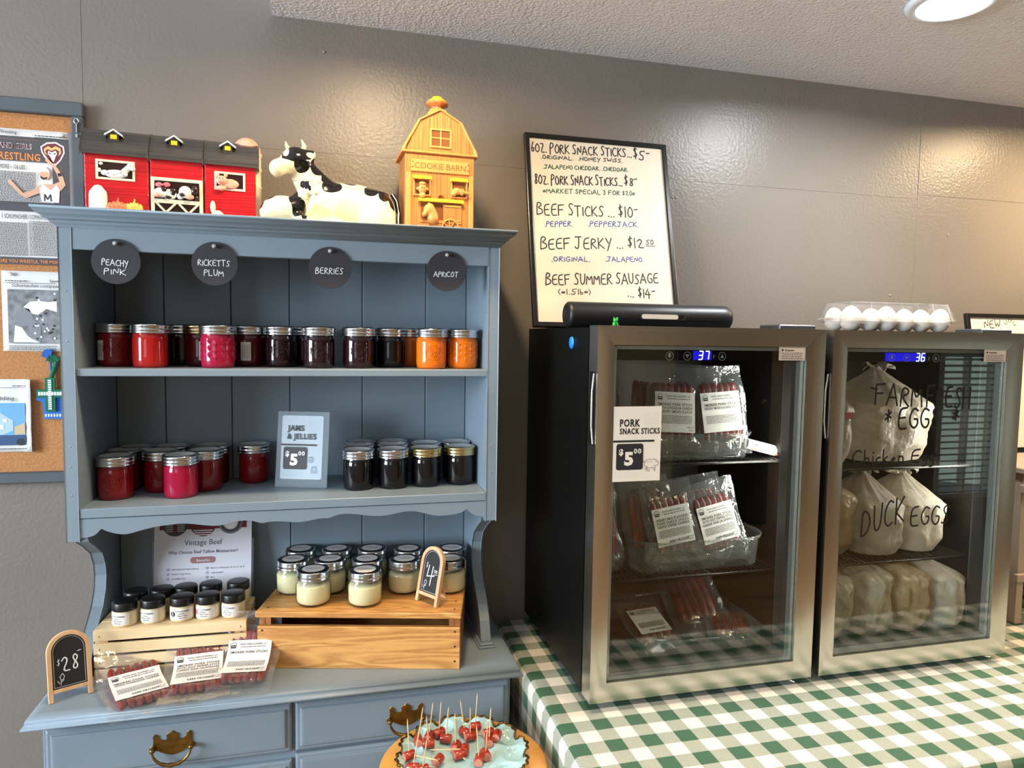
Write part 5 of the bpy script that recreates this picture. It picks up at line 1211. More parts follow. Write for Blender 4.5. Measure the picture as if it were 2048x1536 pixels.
# ------------------------------------------------------------------ refrigerators
def steel(name, axis):
    m = bpy.data.materials.new(name); m.use_nodes = True; nt = m.node_tree; b = nt.nodes['Principled BSDF']
    b.inputs['Base Color'].default_value = lin('#d6d2ca'); b.inputs['Metallic'].default_value = 1; b.inputs['Roughness'].default_value = .26
    tc = nt.nodes.new('ShaderNodeTexCoord'); mp = nt.nodes.new('ShaderNodeMapping'); s = [40, 40, 40]; s[axis] = .6; mp.inputs['Scale'].default_value = s
    n = nt.nodes.new('ShaderNodeTexNoise'); n.inputs['Scale'].default_value = 12; n.inputs['Detail'].default_value = 4
    bp = nt.nodes.new('ShaderNodeBump'); bp.inputs['Strength'].default_value = .12; bp.inputs['Distance'].default_value = .001
    nt.links.new(tc.outputs['Object'], mp.inputs[0]); nt.links.new(mp.outputs[0], n.inputs['Vector']); nt.links.new(n.outputs[0], bp.inputs['Height']); nt.links.new(bp.outputs[0], b.inputs['Normal'])
    return m
M_sth = steel('brushed_steel_rail', 0); M_stv = steel('brushed_steel_stile', 2)
M_case = mat('fridge_black', '#090909', rough=.42, bump=.15, bscale=300, spec=.25)
M_liner = mat('fridge_liner', '#101112', rough=.45)
M_rack = mat('rack_black', '#121212', rough=.35)
M_fglass = clear('door_glass', tint='#f0f3f0', base=.055, rough=.005)
M_gasket = mat('gasket_grey', '#2b2d2f', rough=.5)
M_spacer = mat('spacer_silver', '#b9bdc0', rough=.35, metal=.8, bump=.8, bscale=500)
M_led = mat('digit_led', '#dfe8ff', emit='#c9d8ff', estr=4)
M_glow = mat('panel_glow', '#0a0a50', emit='#1a14ff', estr=.6)
M_icon = mat('icon_grey', '#9a9aa0', rough=.4)
M_stick = mat('sticker', '#d9c7b4', rough=.5)
M_hcov = mat('hinge_grey', '#55585a', rough=.35, metal=.6)
def seg7(k, d, x, z, w_, h, th, y):
    S = {'3': 'abcdg', '7': 'abc', '6': 'acdefg'}[d]; e = .12*w_
    P = {'a': [(0, h), (w_, h)], 'b': [(w_, h), (w_, h/2)], 'c': [(w_, h/2), (w_, 0)], 'd': [(0, 0), (w_, 0)], 'e': [(0, h/2), (0, 0)], 'f': [(0, h), (0, h/2)], 'g': [(0, h/2), (w_, h/2)]}
    for s in S:
        a, b = [Vector((p[0]+.12*p[1], p[1])) for p in P[s]]; q = (b-a).normalized()*e; a += q; b -= q; k.line([(x+a.x, z+a.y), (x+b.x, z+b.y)], th, y)
def fridge(dx, digits, label, glowx):
    B = Matrix.Translation((dx, 0, 0)); xa, xb = .8885, 1.3480
    t = thing('glass_door_fridge', label, 'refrigerator', (xa+dx+.23, -.22, TT), group=None)
    def mbx(*a): q = MB(); q.M = B; return q.box(*a)
    wl = .034
    q = mbx(xa, xa+wl, -.402, -.012, .772, 1.4425); q.box(xb-wl, xb, -.402, -.012, .772, 1.4425); q.box(xa+wl, xb-wl, -.402, -.012, .772, .803); q.box(xa+wl, xb-wl, -.402, -.012, 1.4150, 1.4425); q.box(xa+wl, xb-wl, -.05, -.012, .803, 1.415)
    part('cabinet', q, M_case, t)
    for x in (xa+.04, xb-.04):
        for y in (-.37, -.05): q = MB(); q.M = B; part('foot', q.lathe([(.014, 0), (.014, .006), (.009, .0075), (.009, .0205)], 14, c=(x, y, TT)), M_blk, t)
    # mitred door frame, faces gently bowed
    ox0, ox1, oz0, oz1 = xa, xb, .770, 1.446; ix0, ix1, iz0, iz1 = .9195, 1.3065, .8055, 1.4125
    def rail(top):
        q = MB(); q.M = B; zo, zi = (oz1, iz1) if top else (oz0, iz0)
        q.grid(lambda u, v: ((ox0+(ix0-ox0)*v)+((ox1+(ix1-ox1)*v)-(ox0+(ix0-ox0)*v))*u, -.4475-.0005*sin(pi*v), zo+(zi-zo)*v), 1, 6)
        q.add([(ox0, -.4475, zo), (ox1, -.4475, zo), (ox1, -.407, zo), (ox0, -.407, zo), (ix0, -.4475, zi), (ix1, -.4475, zi), (ix1, -.407, zi), (ix0, -.407, zi)], [(0, 1, 2, 3), (4, 7, 6, 5), (3, 2, 6, 7), (0, 3, 7, 4), (1, 5, 6, 2)], False)
        return q
    def stile(right):
        q = MB(); q.M = B; xo, xi = (ox1, ix1) if right else (ox0, ix0)
        q.grid(lambda u, v: (xo+(xi-xo)*v, -.4475-.0009*sin(pi*v), (oz0+(iz0-oz0)*v)+((oz1+(iz1-oz1)*v)-(oz0+(iz0-oz0)*v))*u), 1, 8)
        q.add([(xo, -.4475, oz0), (xo, -.4475, oz1), (xo, -.407, oz1), (xo, -.407, oz0), (xi, -.4475, iz0), (xi, -.4475, iz1), (xi, -.407, iz1), (xi, -.407, iz0)], [(0, 1, 2, 3), (4, 7, 6, 5), (3, 2, 6, 7), (0, 3, 7, 4), (1, 5, 6, 2)], False)
        return q
    for nm, q, m_ in (('door_rail', rail(1), M_sth), ('door_rail', rail(0), M_sth), ('door_stile', stile(0), M_stv), ('door_stile', stile(1), M_stv)): part(nm, q, m_, t, fixn=True)
    q = mbx(ix0+.0005, ix1-.0005, -.4455, -.4425, iz0+.0005, iz1-.0005); pane = part('door_glass', q, M_fglass, t)
    q = MB(); q.M = B; q.strip([(ix0+.001, iz0+.001), (ix1-.001, iz0+.001), (ix1-.001, iz1-.001), (ix0+.001, iz1-.001)], [(ix0+.0075, iz0+.0075), (ix1-.0075, iz0+.0075), (ix1-.0075, iz1-.0075), (ix0+.0075, iz1-.0075)], -.4405, -.428); part('glass_spacer', q, M_spacer, t)
    q = MB(); q.M = B; q.strip([(ix0-.004, iz0-.004), (ix1+.004, iz0-.004), (ix1+.004, iz1+.004), (ix0-.004, iz1+.004)], [(ix0+.014, iz0+.010), (ix1-.016, iz0+.010), (ix1-.016, iz1-.014), (ix0+.014, iz1-.014)], -.4275, -.4035); part('gasket', q, M_gasket, t)
    part('top_strip', mbx(ix0+.008, ix1-.008, -.4415, -.4408, 1.3860, 1.4045), mat('panel_black', '#060608', rough=.2), t)
    part('recessed_grip', mbx(xa-.0009, xa-.0002, -.441, -.414, 1.235, 1.365), M_blk, t); q = MB(); q.M = B; part('grip_lip', q.tube([(xa-.002, -.438, 1.362), (xa-.0045, -.436, 1.33), (xa-.0045, -.436, 1.27), (xa-.002, -.438, 1.238)], .0022, 8), M_stv, t)
    q = MB(); q.M = B; y = -.4422; cz = 1.394
    for i, d in enumerate(digits): seg7(q, d, 1.0925+i*.0125-.008, cz-.0080+.002, .0075, .0150, .0017, y)
    q.mat(1); q.rect(glowx[0], glowx[1], 1.3870, 1.4035, -.4418)
    q.mat(2); q.ring(1.0275, cz, .0078, .0009, y, 18).ring(1.0625, cz, .0078, .0009, y, 18).ring(1.1325, cz, .0078, .0009, y, 18)
    q.poly([(1.0585, cz+.0030), (1.0665, cz+.0030), (1.0625, cz-.0040)], y).poly([(1.1285, cz-.0030), (1.1365, cz-.0030), (1.1325, cz+.0040)], y).disc(1.0275, cz+.001, .0028, y, 12, .0045)
    text(q, 'F', 1.1145, cz-.004, .0065, y=y); part('display', q, [M_led, M_glow, M_icon], t)
    q = MB(); q.M = B; q.mat(0).poly(rrect(1.2480, 1.3050, 1.3875, 1.4130, .0015), -.4459); q.mat(1); q.line(rrect(1.2500, 1.3030, 1.3893, 1.4112, .002), .0005, -.4461, closed=True)
    q.disc(1.2555, 1.4065, .0022, -.4461, 12); text(q, 'Attention', 1.2600, 1.4045, .0042, w=.020, y=-.4461, bold=.03)
    for i in range(4): scribble(q, 1.2535, 1.2990, 1.4005-i*.0033, .0016, -.4461, i)
    part('sticker', q, [M_stick, M_ink], t)
    part('hinge_cover', mbx(1.262, 1.342, -.425, -.36, 1.4428, 1.4545), M_hcov, t, bev=.002)
    q = mbx(1.306, 1.340, -.436, -.405, .7665, .7698); q.tube([(1.31, -.432, .768), (1.303, -.44, .7655), (1.312, -.447, .764)], .0015, 6); part('lower_hinge', q, M_stv, t)
    # added upright fill light and housing on the hinge side, to brighten the contents
    part('added_light_housing', mbx(xb-wl-.020, xb-wl-.0005, -.4025, -.3975, .84, 1.38), mat('added_housing_grey', '#5a5e60', rough=.5), t)
    area('added_fridge_fill', (xb-wl-.012+dx, -.395, 1.11), (xb-wl-.312+dx, .005, 1.08), .014, .52, 1.4, (1, .94, .86))
    # two wire racks
    for rz in (1.187, .966) if dx == 0 else (1.163, .963):
        q = MB(); q.M = B
        for i in range(34): x = xa+.042+i*.0113; q.tube([(x, -.376, rz), (x, -.06, rz)], .0016, 5)
        part('rack_wires', q, M_rack, t)['kind'] = 'stuff'
        q = MB(); q.M = B; part('rack_frame', q.tube([(xa+.038, -.378, rz-.002), (xb-.038, -.378, rz-.002), (xb-.038, -.056, rz-.002), (xa+.038, -.056, rz-.002)], .0028, 8, closed=True), M_rack, t)
    return t
f1 = fridge(0, '37', 'left glass-door refrigerator with pork snack sticks, display showing 37', (1.074, 1.111))
f2 = fridge(.4766, '36', 'right glass-door refrigerator with bagged eggs, black writing on its glass, display 36', (1.012, 1.108))
# blue magnet on the side of the left refrigerator
tag(part('magnet', MB().sph((.8875, -.314, 1.414), (.004, .012, .012), 20, 12), mat('blue_magnet', '#1f7fe0', rough=.3, coat=.5)), 'round blue magnet on the black side of the left refrigerator', 'magnet')
# price card on the left door
t = thing('pork_sticks_sign', 'white price card reading pork snack sticks five dollars on the left refrigerator glass', 'sign', (.9215, -.4458, 1.171))
part('card', MB().box(0, .0915, -.0008, 0, 0, .1335), mat('price_card', '#ebe4d6', rough=.4), t, local=True)
k = price_print(.0915, .1335, [('PORK', .13, .735, .095, .42), ('SNACK STICKS', .13, .635, .075, .84)], 0, 'pig')
for i in range(len(k.v)): k.v[i] = k.v[i]+Vector((0, -.0009, 0))
part('print', k, [M_ink, mat('price_card', '#ebe4d6'), M_dot], t, local=True)

# ------------------------------------------------------------------ contents of the left refrigerator
M_tub = clear('tub_plastic', tint='#f0f3f3', base=.08, haze=.10, hcol='#d8dcdc', power=3.5, bump=.1, bscale=30)
def rr_ring(w_, d_, r, z, n=7):
    P = []
    for cx, cy, a0 in [(w_/2-r, d_/2-r, 0), (-w_/2+r, d_/2-r, pi/2), (-w_/2+r, -d_/2+r, pi), (w_/2-r, -d_/2+r, 3*pi/2)]:
        P += [(cx+r*cos(a0+pi/2*i/n), cy+r*sin(a0+pi/2*i/n), z) for i in range(n+1)]
    return P
def tub(x, y, z, w_, d_, h, label):
    t = thing('clear_tub', label, 'container', (x, y, z), group='clear plastic tubs'); k = MB()
    lv = [(.80, .80, .0, .02), (.90, .88, .0, .03), (.93, .92, .006, .045), (.97, .97, h-.006, .055), (.985, .985, h-.002, .056), (1.0, 1.0, h-.001, .06), (1.0, 1.0, h-.005, .06)]
    vs = []; 
    for a, b, zz, r in lv: vs += rr_ring(w_*a, d_*b, r, zz)
    n = len(vs)//len(lv); fs = [(j*n+i, j*n+(i+1) % n, (j+1)*n+(i+1) % n, (j+1)*n+i) for j in range(len(lv)-1) for i in range(n)]+[list(range(n))]
    part('tub', k.add(vs, fs, True), M_tub, t, local=True)
    q = MB().tube([Vector(p)+Vector((0, 0, 0)) for p in rr_ring(w_, d_, .06, h)], .0016, 6, closed=True); part('rim', q, M_tub, t, local=True); return t
tub(1.122, -.255, 1.1892, .300, .235, .050, 'clear plastic tub of snack sticks on the top rack of the left refrigerator')
tub(1.155, -.255, .9682, .300, .235, .062, 'clear plastic tub of snack sticks on the middle rack of the left refrigerator')
tub(1.140, -.260, .8032, .330, .250, .036, 'shallow clear tub with loose packets at the bottom of the left refrigerator')
GF = 'stick pouches in the left refrigerator'
R_ = lambda a, b, c: (radians(a), radians(b), radians(c))
stick_pouch('snack stick pouch leaning in the top tub, left one behind the price card', ['SMOKED PORK STICKS', 'WITH CHEDDAR CHEESE', 'HICKORY SMOKE FLAVOR'], (1.092, -.345, 1.1925), R_(-10, 3, 0), GF, seed=11, w_=.120, h=.180, sub=None)
stick_pouch('snack stick pouch leaning in the top tub, right one reading hickory smoke flavoring', ['SMOKED PORK STICKS', 'HICKORY SMOKE FLAVORING ADDED'], (1.205, -.345, 1.1925), R_(-10, -4, 0), GF, seed=12, w_=.120, h=.180, sub=None)
stick_pouch('snack stick pouch standing behind the left one in the top tub', ['SMOKED PORK STICKS'], (1.055, -.305, 1.1925), R_(-8, 6, 4), GF, seed=13, w_=.115, h=.18, lab=False)
stick_pouch('snack stick pouch standing behind the right one in the top tub', ['SMOKED PORK STICKS'], (1.165, -.300, 1.1925), R_(-8, 2, -4), GF, seed=14, w_=.115, h=.18, lab=False)
stick_pouch('honey barbecue and swiss snack stick pouch, left in the middle tub', ['HONEY BBQ FLAVORED', 'PORK SNACK STICKS', 'WITH SWISS CHEESE'], (1.115, -.345, .9722), R_(-12, -9, 0), GF, seed=21, w_=.112, h=.170)
stick_pouch('hot pepper cheese and jalapeno snack stick pouch, right in the middle tub', ['SMOKED PORK STICKS', 'WITH HOT PEPPER STYLE', 'CHEESE AND JALAPENOS'], (1.222, -.340, .9722), R_(-12, -12, 0), GF, seed=22, w_=.112, h=.170)
for i in range(3): stick_pouch('snack stick pouch number of the middle tub stack, %s behind the honey barbecue pouch' % ['directly', 'second', 'third'][i], [''], (1.075+i*.012, -.310+i*.03, .9722), R_(-9, -6-3*i, 6), GF, seed=23+i, w_=.115, h=.172, lab=False)
stick_pouch('snack stick pouch behind the jalapeno pouch in the middle tub', [''], (1.195, -.300, .9722), R_(-9, -8, -4), GF, seed=27, w_=.115, h=.172, lab=False)
stick_pouch('snack stick pouch standing at the far left of the middle rack', [''], (.965, -.345, .9690), R_(-6, -7, 30), GF, seed=28, w_=.09, h=.165, lab=False)
stick_pouch('snack stick pouch second from the far left of the middle rack', [''], (.985, -.300, .9690), R_(-6, -9, 35), GF, seed=29, w_=.09, h=.165, lab=False)
stick_pouch('snack stick pouch standing at the far left of the top rack', [''], (.975, -.300, 1.1900), R_(-6, 2, 25), GF, seed=30, w_=.09, h=.16, lab=False)
stick_pouch('jerky pouch lying left in the bottom tub with a white label', [], (1.085, -.355, .8075), R_(-68, 0, 8), GF, seed=41, w_=.10, h=.15, meat=M_meato, nst=4)
stick_pouch('jerky pouch leaning right in the bottom tub', [''], (1.205, -.300, .8090), R_(-50, -14, -10), GF, seed=42, w_=.12, h=.17, lab=False, meat=M_meat, nst=5)
stick_pouch('smoked jerky pouch lying in front right in the bottom tub', [''], (1.235, -.360, .8090), R_(-74, 0, -20), GF, seed=43, w_=.10, h=.12, lab=False, meat=M_meato, nst=4)
t = thing('marker_tube', 'white tube with a grey clip cap lying on the top rack beside the tub', 'tube', (1.315, -.350, 1.2008), rot=R_(0, 14, -8))
part('tube', MB().tube([(-.062, 0, 0), (.010, 0, 0)], .0105, 16), mat('tube_white', '#cfd2d8', rough=.4), t, local=True)
part('cap', MB().tube([(.0102, 0, 0), (.024, 0, 0)], .0118, 16).tube([(.022, -.009, .008), (.029, -.009, .004), (.029, -.009, -.006), (.022, -.009, -.010)], .0022, 6), mat('cap_grey', '#9da0a3', rough=.4), t, local=True)
k = MB(); k.mat(0).rect(-.055, .005, -.0080, -.0045, -.0112); k.mat(1); scribble(k, -.050, -.012, .0005, .0045, -.0112, 4); part('print', k, [mat('tube_red', '#c85a50', rough=.5), M_char], t, local=True)

# ------------------------------------------------------------------ bags of eggs in the right refrigerator
def bagm(name, c1, c2):
    m = mat(name, c1, rough=.35, col2=c2, vscale=22, bump=1.0, bscale=20, bdist=.016, coat=.3); nt = m.node_tree; b = nt.nodes['Principled BSDF']; out = nt.nodes['Material Output']
    tl = nt.nodes.new('ShaderNodeBsdfTranslucent'); tl.inputs[0].default_value = lin('#efe6d8'); mx = nt.nodes.new('ShaderNodeMixShader'); mx.inputs[0].default_value = .3
    nt.links.new(b.outputs[0], mx.inputs[1]); nt.links.new(tl.outputs[0], mx.inputs[2]); nt.links.new(mx.outputs[0], out.inputs[0]); return m
M_bag = bagm('bag_film', '#cfc8bd', '#b8aa94'); M_bagt = bagm('bag_film_tan', '#c2ad8c', '#a98f6c')
def bag(label, x, y, z, w_, d_, h, seed, m, knot=True, lean=0):
    t = thing('egg_bag', label, 'bag', (x, y, z), rotz=lean, group='plastic bags of eggs'); k = MB()
    def f(u, v):
        a = 2*pi*u; ph = v; zz = h*ph
        if knot: r = (1 if ph < .62 else max(.10, 1-(ph-.62)/.38*.95)); r = r*(.86+.14*min(1, ph*6))
        else: r = (1 if ph < .80 else max(.25, 1-((ph-.80)/.2)**2*.8)); r = r*(.86+.14*min(1, ph*6))
        ca, sa = cos(a), sin(a); e = 3.0; q = (abs(ca)**e+abs(sa)**e)**(-1/e)
        rd = noise.noise(Vector((ca*2+seed, sa*2, zz*14)))*.16
        rdg = 1-abs(noise.noise(Vector((ca*3.5+seed*3, sa*3.5, zz*26+seed))))*2
        rd += .13*rdg*(0.35+ph)+.16*sin(a*13+seed+zz*30)*max(0, ph-.35)+.04*sin(a*7+zz*60)
        return (w_/2*q*ca*r*(1+rd*.55), d_/2*q*sa*r*(1+rd*.55), max(.0005, zz*(1+.04*noise.noise(Vector((ca+seed, sa, 2))))))
    k.grid(f, 64, 40, closeu=True); base = [f(i/64, 0) for i in range(64)]; k.add(base, [list(range(64))], False)
    part('bag_body', k, m, t, local=True)
    if knot:
        for s in (-1, 1):
            k = MB(); k.grid(lambda u, v, s=s: (s*(.006+.030*u*(1+.3*sin(v*5+seed)))+.004*sin(u*9), -.012+.022*v+.008*noise.noise(Vector((u*6, v*6, seed+s))), h*.90+.038*sin(u*2.6)*(.6+.4*v)), 14, 8); part('bag_handle', k, m, t, local=True, solid=.0006)
    else:
        k = MB(); k.grid(lambda u, v: (w_*.36*(u-.5)*2*(1-.3*v), -.01+.02*sin(u*9+seed)*v, h*.93+.018*v), 20, 4); part('bag_fold', k, m, t, local=True, solid=.0006)
    return t
bag('large white knotted bag on the top rack behind the words farm fresh', 1.635, -.255, 1.1652, .205, .17, .205, 1, M_bag)
bag('grey-white bag at the left end of the top rack, with a small red print', 1.480, -.250, 1.1652, .110, .17, .190, 2, M_bag)
part('bag_print', MB().rect(1.488, 1.508, 1.262, 1.276, -.3420), mat('red_print', '#a3322f', rough=.6), COL.objects.get('egg_bag.001'))
bag('tan egg bag at the left of the middle rack', 1.478, -.255, .9652, .135, .17, .155, 3, M_bagt, knot=False)
bag('white knotted bag in the centre of the middle rack', 1.600, -.270, .9652, .120, .18, .170, 4, M_bag)
bag('white bag at the right of the middle rack behind the word eggs', 1.712, -.265, .9652, .110, .18, .165, 5, M_bag)
bag('tan-white bag at the left of the refrigerator floor', 1.462, -.285, .8032, .100, .20, .140, 6, M_bag, knot=False)
bag('second bag from the left on the refrigerator floor', 1.558, -.285, .8032, .098, .21, .148, 7, M_bag, knot=False)
bag('third bag from the left on the refrigerator floor', 1.652, -.285, .8032, .096, .21, .140, 8, M_bagt, knot=False)
bag('rightmost bag on the refrigerator floor, bulging towards the door', 1.738, -.288, .8032, .085, .23, .135, 9, M_bag, knot=False)
# marker writing on the right door
k = MB(); y = -.0006
hand(k, 'FARM', 1.4650, 1.3030, .040, .118, .0040, y, slope=-.06, seed=5); hand(k, 'FRESH', 1.5880, 1.2960, .042, .112, .0040, y, slope=-.03, seed=6)
k.line([(1.455, 1.336), (1.470, 1.333)], .0038, y)
hand(k, '*', 1.4920, 1.2640, .040, .018, .0042, y); hand(k, 'EGGS', 1.5220, 1.2540, .044, .105, .0042, y, seed=7); hand(k, '*', 1.6560, 1.2640, .040, .018, .0042, y)
hand(k, 'Chicken Eggs', 1.4200, 1.1860, .028, .215, .0034, y, seed=8); hand(k, 'DUCK', 1.4480, 1.0420, .052, .106, .0038, y, slope=.28, seed=9); hand(k, 'EGGS', 1.5640, 1.0560, .040, .100, .0036, y, slope=.02, seed=10)
t = thing('marker_writing', 'black marker writing on the right refrigerator glass about farm fresh chicken and duck eggs', 'writing', (1.59, -.4456, 1.04)); part('lettering', [setattr(p, 'y', p.y-.4456) or p for p in k.v] and k, mat('marker_black', '#1d1a19', rough=.4), t)

# ------------------------------------------------------------------ things on top of the refrigerators
FT = 1.4428
M_egg = mat('egg_shell', '#efe6dc', rough=.5, sss=.15)
M_cart = clear('egg_carton_plastic', tint='#f6f6f4', base=.09, haze=.08, hcol='#ffffff', power=3.2)
CXe, CYe = 1.655, -.260
tc_ = thing('egg_carton', 'clear plastic egg carton holding a dozen white eggs on the right refrigerator', 'egg carton', (CXe, CYe, FT))
k = MB()
def cart(u, v):   # lower tray: soft cup relief
    x = (u-.5)*.285; y = (v-.5)*.105; cx = cos((u-.0)*6*2*pi); cy = cos(v*2*2*pi); return (x, y, .026-.024*max(0, (.5-.5*cx))*(.5-.5*cy))
k.grid(cart, 72, 24); part('tray', k, M_cart, tc_, local=True)
k = MB(); k.add([(a*.155, b*.06, .030) for a, b in ((-1, -1), (1, -1), (1, 1), (-1, 1))]+[(a*.142, b*.052, .030) for a, b in ((-1, -1), (1, -1), (1, 1), (-1, 1))]+[(a*.140, b*.050, .033) for a, b in ((-1, -1), (1, -1), (1, 1), (-1, 1))]+[(a*.128, b*.040, .068) for a, b in ((-1, -1), (1, -1), (1, 1), (-1, 1))], [(i, (i+1) % 4, 4+(i+1) % 4, 4+i) for i in range(4)]+[(4+i, 4+(i+1) % 4, 8+(i+1) % 4, 8+i) for i in range(4)]+[(8+i, 8+(i+1) % 4, 12+(i+1) % 4, 12+i) for i in range(4)]+[(12, 13, 14, 15)], False)
part('lid', k, M_cart, tc_, local=True, bev=.004, seg=2); k = MB()
for s in (-1, 1): k.box(s*.1555-.012, s*.1555+.012, -.02, .02, .0285, .0325)
for i in range(7): x = -.128+i*.0427; k.tube([(x, -.0505, .033), (x*.95, -.041, .067)], .0009, 5)
part('clasp_ribs', k, M_cart, tc_, local=True)['kind'] = 'stuff'
em = MB(); N_ = 16; vs = []
k = MB().lathe([(.0001, 0)]+[(.0205*sin(a)*(1+.10*cos(a)), .0265*(1-cos(a))) for a in [pi*i/16 for i in range(1, 16)]]+[(.0001, .053)], 24, cap=False); eggm = k.mesh('egg', M_egg)
for j in range(2):
    for i in range(6):
        o = bpy.data.objects.new('egg', eggm); link(o); rnd = random.Random(i+j*9); s = rnd.uniform(.95, 1.08); o.scale = (s, s, s*.98)
        o.location = (CXe+(i-2.5)*.0470, CYe+(j-.5)*.047, FT+.0045); o.rotation_euler = (rnd.uniform(-.08, .08), rnd.uniform(-.12, .12), 0)
        tag(o, 'white egg, %s from left in the %s row of the carton' % (['first', 'second', 'third', 'fourth', 'fifth', 'sixth'][i], ['front', 'back'][j]), 'egg', 'eggs in the clear carton')
t = thing('black_tube_dispenser', 'black cylinder with a long rounded slot lying in front of the whiteboard', 'cylinder', (1.085, -.235, FT+.0268), rotz=radians(1.5))
k = MB(); pr = [(.0001, -.1855), (.010, -.1855), (.012, -.184), (.016, -.1855), (.0225, -.1845), (.0262, -.181), (.0268, -.175), (.0268, .165), (.0262, .178), (.0225, .1845), (.010, .187), (.0001, .187)]
k.fn = lambda p: (p.z, p.y, -p.x); k.lathe(pr, 36, cap=False); part('cylinder', k, mat('satin_black', '#161618', rough=.42), t, local=True)
k = MB(); k.prism(rrect(-.034, .070, -.0065, .0055, .0058), -.0272, -.0262); part('slot_rim', k, M_gasket, t, local=True)
k = MB(); k.prism(rrect(-.031, .052, -.0052, .0042, .0046), -.0275, -.0270); part('slot_paper', k, mat('slot_paper', '#c9bfae', rough=.6), t, local=True)
k = MB(); k.prism(rrect(.052, .067, -.0048, .0038, .004), -.0275, -.0270); part('slot_gap', k, M_blk, t, local=True)
M_frog = mat('frog_green', '#23a83a', rough=.25, coat=.5)
t = thing('frog_figurine', 'tiny green plastic frog sitting on the front edge of the left refrigerator', 'figurine', (.9415, -.395, FT))
k = MB().sph((0, 0, .0065), (.0050, .0045, .0065), 14, 10).sph((0, -.002, .0135), (.0050, .0042, .0036), 14, 8).sph((-.0030, -.002, .0172), .0019, 10, 8).sph((.0030, -.002, .0172), .0019, 10, 8).sph((-.0055, -.002, .0025), (.0030, .0042, .0024), 10, 8).sph((.0055, -.002, .0025), (.0030, .0042, .0024), 10, 8).tube([(-.003, -.004, .009), (-.003, -.0065, .001)], .0011, 6).tube([(.003, -.004, .009), (.003, -.0065, .001)], .0011, 6)
part('frog_body', k, M_frog, t, local=True)
for s in (-1, 1): part('eye', MB().sph((s*.0030, -.0036, .0174), .0008, 6, 5), M_blk, t, local=True)

# ------------------------------------------------------------------ whiteboards
M_wbw = mat('whiteboard_white', '#e6dcc9', rough=.16, coat=.4)
M_wbf = mat('board_frame_black', '#161514', rough=.3)
M_green = mat('green_marker', '#1d5a45', rough=.5); M_blue = mat('blue_marker', '#1f49a0', rough=.5)
def board(label, loc, w_, h_, rot):
    t = thing('whiteboard', label, 'whiteboard', loc, rot=rot)
    part('board', MB().box(.010, w_-.010, -.0030, .003, .010, h_-.010), M_wbw, t, local=True)
    o = [(0, 0), (w_, 0), (w_, h_), (0, h_)]; e = .0115
    part('frame', MB().strip(o, [(e, e), (w_-e, e), (w_-e, h_-e), (e, h_-e)], -.008, .0045), M_wbf, t, local=True, bev=.002, seg=2); return t
LEAN = -math.atan2(.103, .441)
t = board('whiteboard with a handwritten price list of pork and beef sticks on the left refrigerator', (.868, -.112, FT+.002), .352, .4535, (LEAN, 0, 0))
k = MB(); y = -.0034; th = .0016
L_ = [('6oz. PORK SNACK STICKS...', 0, .0152, .4077, .2640, .4148, .0227, 0), ('$5-', 0, .2665, .4120, .3113, .4079, .0255, 0), (".ORIGINAL.  .HONEY SWISS.", 2, .0372, .3933, .2394, .4000, .0095, 1), ('.JALAPENO CHEDDAR. .CHEDDAR.', 1, .0411, .3700, .2524, .3785, .0098, 1),
      ('8oz. PORK SNACK STICKS...', 0, .0196, .3305, .2351, .3411, .0224, 0), ('$8-', 0, .2377, .3430, .2751, .3440, .0215, 0), ('*MARKET SPECIAL 3 FOR $20*', 1, .0382, .3114, .2656, .3200, .0110, 1), ('BEEF STICKS ...', 0, .0220, .2577, .2104, .2640, .0275, 0), ('$10-', 0, .2179, .2650, .2713, .2655, .0263, 0),
      ('.PEPPER.', 3, .0374, .2316, .1071, .2356, .0128, 1), ('.PEPPERJACK.', 3, .1417, .2376, .2693, .2431, .0131, 1), ('BEEF JERKY ...', 0, .0263, .1775, .2278, .1890, .0267, 0), ('$12', 0, .2350, .1911, .2800, .1930, .0242, 0), ('50', 0, .2820, .2010, .3035, .2020, .0120, 1),
      ('.ORIGINAL.', 3, .0499, .1504, .1434, .1545, .0117, 1), ('.JALAPENO.', 3, .1781, .1560, .2754, .1585, .0119, 1), ('BEEF SUMMER SAUSAGE', 0, .0338, .0954, .3092, .1084, .0250, 0), ('(~1.5lb~)', 0, .0609, .0750, .1419, .0775, .0125, 1), ('... $14-', 0, .2266, .0751, .2991, .0722, .0225, 0)]
for i, (s, c, x0, z0, x1, z1, h, thin) in enumerate(L_): k.mat(c); hand(k, s.replace('6oz', '6OZ').replace('8oz', '8OZ'), x0, z0, h*.95, x1-x0, .0018 if thin else .0026, y, slope=(z1-z0)/(x1-x0), seed=i+1, big=1.18 if not thin else 1.0)
k.mat(0).line([(.281, .1975), (.305, .1985)], .0014, y)
part('lettering', k, [M_ink, M_green, mat('dark_green_marker', '#20342c', rough=.5), M_blue], t, local=True)

# ------------------------------------------------------------------ beige shelf unit with a second whiteboard
M_unit = mat('beige_unit', '#a3917d', rough=.5, var=.04)
UX0, UX1, UY0 = 2.030, 2.68, -.300
t = thing('shelf_unit', 'beige painted shelf unit standing at the right end of the table', 'shelf unit', ((UX0+UX1)/2, -.15, TT))
part('side_panel', MB().box(UX0, UX0+.020, UY0, -.006, TT+.0008, 1.118), M_unit, t, bev=.001); part('side_panel', MB().box(UX1-.02, UX1, UY0, -.006, TT+.0008, 1.118), M_unit, t, bev=.001)
part('top', MB().box(UX0-.010, UX1+.01, UY0-.010, -.006, 1.1182, 1.132), M_unit, t, bev=.002)
for z in (1.075, .860): part('shelf', MB().box(UX0-.012 if z > 1 else UX0-.014, UX1-.0205, UY0-.012, UY0-.0002, z, z+.018).box(UX0+.0205, UX1-.0205, UY0, -.02, z, z+.016), M_unit, t, bev=.001)
